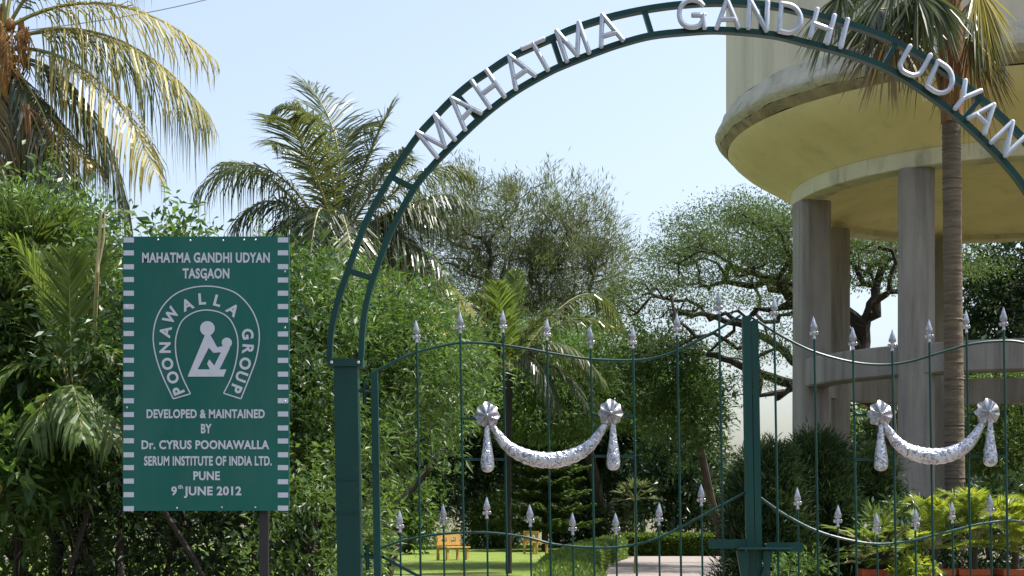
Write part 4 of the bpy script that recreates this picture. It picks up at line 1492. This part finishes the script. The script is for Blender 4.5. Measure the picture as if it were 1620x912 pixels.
plant('leafy_tree', 'slim bright green tree right of the lawn against the rain tree', 'tree',
      [lob(1055, 570, 47, 50, 55, 1.3), lob(1090, 610, 47, 36, 55, 1.2), lob(1040, 620, 47, 70, 50, 1.4), lob(1090, 660, 47, 55, 60, 1.4), lob(1010, 560, 48, 45, 55, 1.2, .7),
       lob(1120, 650, 46, 30, 50, 1.)],
      (at(1085, 0, 62).x, 50.0), 'lf_bright', .17, .05, 28, 22, .5, up=.7, stems=1, r0=.16, crown='crown', twig=.12, r_tip=.018)
BACK = [
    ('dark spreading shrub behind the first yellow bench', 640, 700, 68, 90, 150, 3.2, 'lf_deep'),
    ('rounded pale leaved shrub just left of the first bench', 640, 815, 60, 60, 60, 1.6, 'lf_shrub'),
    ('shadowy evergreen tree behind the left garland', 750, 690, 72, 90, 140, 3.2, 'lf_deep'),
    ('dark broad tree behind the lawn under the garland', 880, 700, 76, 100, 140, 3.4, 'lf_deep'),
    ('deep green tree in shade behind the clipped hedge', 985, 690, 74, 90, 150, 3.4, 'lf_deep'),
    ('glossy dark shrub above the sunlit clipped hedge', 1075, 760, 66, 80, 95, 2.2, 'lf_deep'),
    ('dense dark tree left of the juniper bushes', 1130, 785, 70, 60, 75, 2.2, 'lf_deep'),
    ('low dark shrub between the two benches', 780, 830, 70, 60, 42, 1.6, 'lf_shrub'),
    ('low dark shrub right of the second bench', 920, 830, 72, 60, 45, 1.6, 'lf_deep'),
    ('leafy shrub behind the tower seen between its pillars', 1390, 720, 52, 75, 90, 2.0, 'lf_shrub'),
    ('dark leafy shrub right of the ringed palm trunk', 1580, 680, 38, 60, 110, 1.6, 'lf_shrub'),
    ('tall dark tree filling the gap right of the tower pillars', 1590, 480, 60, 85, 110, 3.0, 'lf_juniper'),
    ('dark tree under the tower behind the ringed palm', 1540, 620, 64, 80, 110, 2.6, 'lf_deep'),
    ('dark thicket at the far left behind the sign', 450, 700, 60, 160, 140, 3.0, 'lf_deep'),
]
for i, (lab, px, py, D, rx, ry, rd, mt) in enumerate(BACK):
    k = 5
    lobes = [lob(px, py, D, rx * .7, ry * .7, rd * .8)]
    for j in range(k):
        a = 2 * math.pi * j / k + i
        lobes.append(lob(px + rx * .45 * math.cos(a), py + ry * .45 * math.sin(a), D + rd * .3 * math.sin(a * 2), rx * .5, ry * .5, rd * .5))
    is_tree = 'tree' in lab
    lf = (.8, 1.25, .95, .7, 1.1, 1.5, .85)[i % 7]
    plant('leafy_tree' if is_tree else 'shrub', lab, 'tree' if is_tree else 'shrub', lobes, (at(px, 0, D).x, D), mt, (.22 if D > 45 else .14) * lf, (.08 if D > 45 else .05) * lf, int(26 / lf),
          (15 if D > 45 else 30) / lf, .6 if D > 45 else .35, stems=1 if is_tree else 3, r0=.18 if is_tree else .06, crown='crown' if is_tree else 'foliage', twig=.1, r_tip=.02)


# layered conifer
def conifer(name, label, px, D, ytop, half, mat, group=None, levels=11, base_z=.5):
    b = at(px, 0, D)
    root = empty(name, (b.x, D, 0), label, 'conifer', group)
    H = at(px, ytop, D).z
    hw = half * D / F
    lv, mb = Leaves(), MB()
    mb.tube([(b.x, D, 0), (b.x, D, H * .5), (b.x, D, H)], [.16, .1, .02], 8)
    for i in range(levels):
        f = i / (levels - 1)
        z = base_z + (H - base_z) * (f ** .9)
        r = hw * (1 - f) ** .75 + .12
        nb = 9 if f < .8 else 6
        for k in range(nb):
            a = 2 * math.pi * (k + random.random() * .6) / nb + i
            d = Vector((math.cos(a), math.sin(a), 0))
            p0 = Vector((b.x, D, z))
            p1 = p0 + d * r * random.uniform(.8, 1.1) + Vector((0, 0, r * .16))
            pm_ = p0.lerp(p1, .5) + Vector((0, 0, -r * .10))
            mb.tube([p0, pm_, p1], [.03, .02, .006], 5)
            m = max(8, int(r * 26))
            t = np.linspace(.12, 1, m)[:, None]
            P = (1 - t) ** 2 * np.array(p0) + 2 * t * (1 - t) * np.array(pm_) + t ** 2 * np.array(p1)
            for s_ in (-1, 1):
                for rep in range(2):
                    dd = nrm(np.array(d)[None, :] * .7 + s_ * np.array([-d.y, d.x, 0])[None, :] * .9 + RNG.normal(size=(m, 3)) * .22)
                    lv.leaf(P.copy(), dd, nrm(np.array([0, 0, 1.]) + RNG.normal(size=(m, 3)) * .4), (.22 + .25 * r * (1 - t[:, 0])) * RNG.uniform(.6, 1.1, m), np.full(m, .055 + .012 * r),
                            np.clip(RNG.normal(.5, .25, m), 0, .93), droop=.1)
    lv.build('foliage', M[mat], root)
    mb.build('trunk', M['bark'], root)


conifer('layered_conifer', 'layered conifer with tiered branches behind the left garland', 862, 65, 600, 84, 'lf_pine', levels=13, base_z=1.0)


def juniper(label, px, D, ytop, half):
    b = at(px, 0, D)
    root = empty('juniper', (b.x, D, 0), label, 'conifer', 'dark junipers beside the gate centre')
    H = at(px, ytop, D).z
    hw = half * D / F
    n = 1150
    u = RNG.random(n) ** .8
    z = .1 + (H - .1) * u
    a = RNG.uniform(0, 6.28, n)
    rr = hw * (1 - u) ** .55 * (1 + .25 * np.sin(a * 3 + u * 9)) * (.55 + .5 * RNG.random(n) ** .6)
    C = np.stack([b.x + rr * np.cos(a), D + rr * np.sin(a), z], 1)
    A = np.stack([np.cos(a), np.sin(a), np.full(n, .9)], 1)
    lv = Leaves()
    clumps(lv, C, nrm(A), 26, .34, .15, .022, up=.5, spread=.6, droop=.04, tintc=.25)
    lv.build('foliage', M['lf_juniper'], root)
    mb = MB()
    mb.tube([(b.x, D, 0), (b.x + .04, D, H * .5), (b.x, D, H * .92)], [.09, .06, .01], 7)
    mb.build('trunk', M['dark_bark'], root)


juniper('dark bushy juniper directly right of the gate centre posts', 1215, 23.5, 735, 66)
juniper('dark juniper before the leftmost tower pillar, widest of its row', 1290, 24.2, 718, 80)
juniper('dark juniper close left of the second tower pillar', 1372, 25.0, 742, 60)
plant('low_plant', 'low pale green plant at the foot of the junipers', 'plant',
      [lob(1265, 905, 22, 45, 22, .4), lob(1235, 930, 22, 40, 30, .4)], (at(1255, 0, 22).x, 22), 'lf_bright', .10, .035, 16, 90, .2, r0=.02, stems=3, twig=.1)


# clipped hedges
def hedge(label, line, h, wd, mat='lf_hedge', n=9000):
    P = [np.array(p, float) for p in line]
    seg = [np.linalg.norm(P[i + 1] - P[i]) for i in range(len(P) - 1)]
    tot = sum(seg)
    root = empty('clipped_hedge', (P[0][0], P[0][1], 0), label, 'hedge')
    lv = Leaves()
    mb = MB()
    for i, s in enumerate(seg):
        a, b = P[i], P[i + 1]
        d = (b - a) / s
        nrm2 = np.array([-d[1], d[0]])
        m = int(n * s / tot)
        t = RNG.random(m)
        face = RNG.random(m)
        off = np.where(face < .35, RNG.uniform(-.5, .5, m), np.where(face < .68, -.5, .5)) * wd
        z = np.where(face < .35, h, RNG.uniform(.04, h, m)) + RNG.normal(0, .03, m)
        off = off + RNG.normal(0, .03, m)
        xy = a[None, :] + (b - a)[None, :] * t[:, None] + nrm2[None, :] * off[:, None]
        Q = np.column_stack([xy, np.maximum(z, .03)])
        outd = np.column_stack([nrm2[0] * np.sign(off), nrm2[1] * np.sign(off), np.zeros(m)])
        outd[face < .35] = (0, 0, 1)
        D = nrm(outd * .6 + RNG.normal(size=(m, 3)) * .7 + np.array([0, 0, .3]))
        lv.leaf(Q, D, rand_unit(m), RNG.uniform(.09, .17, m), RNG.uniform(.05, .08, m), np.clip(RNG.normal(.5, .28, m), 0, .93))
        c = (a + b) / 2
        an = math.atan2(d[1], d[0])
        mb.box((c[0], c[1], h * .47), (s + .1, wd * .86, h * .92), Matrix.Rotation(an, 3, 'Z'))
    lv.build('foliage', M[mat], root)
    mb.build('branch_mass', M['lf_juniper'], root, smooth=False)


hedge('sunlit clipped hedge across the far end of the path', [(3.9, 57.6), (9.0, 57.6)], .74, .8, n=16000)
hedge('shaded clipped hedge curving between lawn and path', [(0.75, 19.5), (1.05, 30), (1.9, 40), (2.6, 47), (3.6, 54), (3.75, 57)], .62, .75, n=100000)


# ------------------------------------------------------------------ benches
def bench(loc, rz, label):
    root = empty('garden_bench', loc, label, 'bench', 'yellow wooden benches on the lawn', rz)
    w_ = 1.15

    def part(name, boxes):
        mb = MB()
        for c, s in boxes:
            mb.box(c, s)
        o = mb.build(name, M['wood'], root, smooth=False, local=True)
        return o

    part('seat', [((0, -.06, .44), (w_, .13, .045)), ((0, -.21, .44), (w_, .13, .045)), ((0, -.36, .44), (w_, .13, .045))])
    part('backrest', [((0, .08, .84), (w_, .035, .14)), ((0, .08, .565), (w_, .035, .12)), ((-.44, .08, .70), (.20, .034, .149)), ((.44, .08, .70), (.20, .034, .149)),
                      ((0, .08, .70), (.20, .034, .149))])
    for sx in (-.48, .48):
        part('leg', [((sx, .105, .45), (.09, .06, .90)), ((sx * 1.001, .02, .40), (.08, .10, .06))])
        part('leg', [((sx, -.34, .205), (.09, .08, .41))])
    return root


bench((at(712, 0, 52).x, 52.0, 0.006), R(48), 'yellow wooden bench alone on the sunny lawn, nearer of the two')
bench((at(843, 0, 60).x, 60.0, 0.006), R(120), 'yellow wooden bench farther back at the edge of the trees')


# ------------------------------------------------------------------ planters and potted plants
def planter(x0, x1, D, ztop, label):
    xa, xb = at(x0, 0, D).x, at(x1, 0, D).x
    wd = xb - xa
    root = empty('planter', ((xa + xb) / 2, D + .2, 0), label, 'planter', 'terracotta troughs under the potted palms')
    mb = MB()
    c = Vector(((xa + xb) / 2, D + .2, 0))
    o = [(-.5 * wd + .02, -.2), (.5 * wd - .02, -.2), (.5 * wd - .02, .2), (-.5 * wd + .02, .2)]

    def ring(off, z):
        return [c + Vector((x + (off if x > 0 else -off), y + (off if y > 0 else -off), z)) for x, y in o]
    rings = [ring(-.03, 0), ring(-.005, ztop - .09), ring(.02, ztop - .088), ring(.022, ztop - .004), ring(.018, ztop), ring(-.022, ztop), ring(-.025, ztop - .06)]
    vs = [v for r_ in rings for v in r_]
    fs = []
    for i in range(len(rings) - 1):
        for k in range(4):
            fs.append((i * 4 + k, i * 4 + (k + 1) % 4, i * 4 + 4 + (k + 1) % 4, i * 4 + 4 + k))
    fs.append((3, 2, 1, 0))
    mb.add(vs, fs)
    mb.build('trough', M['terracotta'], root, smooth=False)
    mb = MB()
    mb.add(ring(-.026, ztop - .05), [(0, 1, 2, 3)])
    mb.build('soil', M['soil'], root, smooth=False)
    return c, ztop


PT = [planter(1364, 1420, 22, .76, 'terracotta trough at the left end of its row under the spiky lady palm'),
      planter(1458, 1512, 22, .76, 'terracotta trough under the bright yellow green cycad, second of its row'),
      planter(1517, 1566, 22.1, .76, 'terracotta trough between the two bright cycads'),
      planter(1587, 1640, 22, .76, 'terracotta trough at the right edge of the picture')]


def cycad(base, label, h, L, n, mat, tm, group='potted palms and cycads', lean_=0.0):
    base = Vector(base)
    root = empty('cycad', base, label, 'cycad', group)
    mb = MB()
    top = base + Vector((0, 0, h))
    mb.tube([base, base + Vector((.01, 0, h * .5)), top], [.06, .05, .06], 9)
    mb.build('trunk', M['bark'], root)
    for i in range(n):
        a = 2 * math.pi * i / n + random.uniform(-.2, .2)
        e = random.choice((.1, .45, .8, 1.05, 1.25, 1.4)) + random.uniform(-.1, .1)
        d = Vector((math.cos(a), math.sin(a) * .9, 0))
        ln = L * random.uniform(.85, 1.1)
        p1 = top + d * ln * .35 * math.cos(e) + Vector((0, 0, ln * .45 * math.sin(e) + .05))
        p2 = top + d * ln * .8 * math.cos(e) + Vector((0, 0, ln * .75 * math.sin(e)))
        p3 = top + d * ln * (math.cos(e) + .12) + Vector((0, 0, ln * .70 * math.sin(e) - .10))
        palm_frond(root, [tuple(top), tuple(p1), tuple(p2), tuple(p3)], mat, L=.27, n=60, w=.013, hang=.16, r=.009, tintm=random.gauss(tm, .2), fwd=.9, up=.45, petiole=.16)
    return root


def on(i, dx=0.0, dy=0.0):
    c, z = PT[i]
    return (c.x + dx, c.y + dy, z - .055)


cycad(on(1, -.02), 'bright yellow green cycad with arching fronds in the second trough', .34, 1.05, 20, 'lf_cycad', .55)
cycad(on(2, .05), 'tall yellow green cycad with upright fronds behind the right garland', .42, 1.15, 20, 'lf_cycad', .5)
cycad(on(3, .0), 'yellow green cycad in the trough at the right edge', .36, 1.1, 20, 'lf_cycad', .5)

lp = empty('lady_palm', on(0, .03), 'dense lady palm with spiky dark fans in the leftmost trough', 'palm', 'potted palms and cycads')
b0 = Vector(on(0, .03))
mb = MB()
hubs = []
for i in range(56):
    a = random.uniform(0, 6.28)
    rr = random.uniform(.05, .62)
    z = random.uniform(.15, .95) * (1.08 - .45 * rr)
    hub = b0 + Vector((rr * math.cos(a), rr * .7 * math.sin(a), z))
    s0 = b0 + Vector((rr * .16 * math.cos(a), rr * .16 * math.sin(a), 0))
    st_ = s0.lerp(hub, .7) + Vector((-(hub.x - s0.x) * .3, 0, .05))
    mb.tube([s0, st_, hub], [.009, .007, .004], 5)
    hubs.append((st_, hub))
mb.build('canes', M['bark'], lp)
for st_, hub in hubs:
    fan_leaf(lp, st_, hub, .32, 'lf_areca', .5, n=9, w=.036, droop=.2, arc=2.9)
plant('low_plant', 'lime green leafy clump between the first and second troughs', 'plant',
      [lob(1440, 900, 21.6, 26, 18, .25), lob(1450, 930, 21.6, 30, 30, .25)], (at(1445, 0, 21.6).x, 21.6), 'lf_cycad', .11, .05, 14, 150, .12, r0=.015, stems=3, twig=.1)
plant('shrub', 'leafy undergrowth directly behind the terracotta troughs', 'shrub',
      [lob(1560, 850, 23.5, 120, 70, .5), lob(1440, 860, 23.6, 100, 60, .5), lob(1500, 950, 23.4, 200, 60, .5, .6), lob(1650, 830, 23.8, 80, 80, .5)],
      (at(1520, 0, 23.6).x, 23.6), 'lf_deep', .15, .05, 16, 40, .28, r0=.03, stems=4, twig=.06)
pf = empty('fan_plant', (at(1005, 0, 40).x, 40.0, 0), 'pale spiky fan plant in the shade beyond the left gate leaf', 'plant')
mb = MB()
mb.tube([(at(1005, 0, 40).x, 40, 0), at(1006, 850, 40), at(1005, 790, 40)], [.05, .04, .03], 6)
mb.build('stem', M['rachis'], pf)
for i in range(7):
    a = -0.3 + i * .65
    fan_leaf(pf, at(1005, 792, 40), at(1005 + 18 * math.cos(a), 785 - 14 * math.sin(a), 39.8), .42, 'lf_olive', .9, n=12, w=.05, droop=.15)

# overhead cable, top left
mb = MB()
P = []
for i in range(24):
    f = i / 23
    p = at(-60, 60, 30).lerp(at(520, -62, 46), f)
    p.z -= .35 * math.sin(math.pi * f)
    P.append(p)
mb.tube(P, .011, 6)
tag(mb.build('overhead_cable', M['cable']), 'thin dark overhead cable crossing the sky at the top left', 'cable')

# the wood beyond the garden: a few kinds, copied
kinds = []
for k in range(3):
    pxk = 0
    lobes = [((0, 0, 5.2), (2.6, 2.2, 2.8), 1), ((1.5, .5, 4.2), (1.7, 1.6, 2.2), 1), ((-1.6, -.4, 4.4), (1.8, 1.6, 2.0), 1), ((.3 * k, .3, 7.2), (1.7, 1.5, 1.5), 1),
             ((-1 + k, 0, 2.4), (2.2, 1.8, 1.9), 1)]
    t_ = plant('woodland_tree', 'dark tree of the wood beyond the garden, much like its neighbours', 'tree', lobes, (0, 0), ('lf_deep', 'lf_shrub', 'lf_deep')[k], .34, .14, 18, 4.5, .7,
               group='trees of the wood beyond the garden', stems=1, r0=.22, r_tip=.03, crown='crown', twig=.12)
    kinds.append(t_)
spots = [(-29 + 4.1 * i + random.uniform(-.8, .8), 88 + random.uniform(-5, 8)) for i in range(9)] + [(8 + 3.9 * i + random.uniform(-.8, .8), 92 + random.uniform(-5, 8)) for i in range(9)] \
    + [(-22 + 3.4 * i + random.uniform(-.6, .6), 40 + 3.5 * i + random.uniform(-2, 2)) for i in range(5)] + [(14 + 3.0 * i, 52 + random.uniform(-3, 5)) for i in range(4)]
spots = [p for p in spots if not (1075 < CX + p[0] / p[1] * F < 1290)]
for i, (x, y) in enumerate(spots):
    o = kinds[i] if i < 3 else copy_tree(kinds[i % 3])
    o.location = (x, y, 0)
    o.rotation_euler = (0, 0, random.uniform(0, 6.28))
    f = random.uniform(.75, 1.05)
    o.scale = (f, f, f * random.uniform(.9, 1.1))
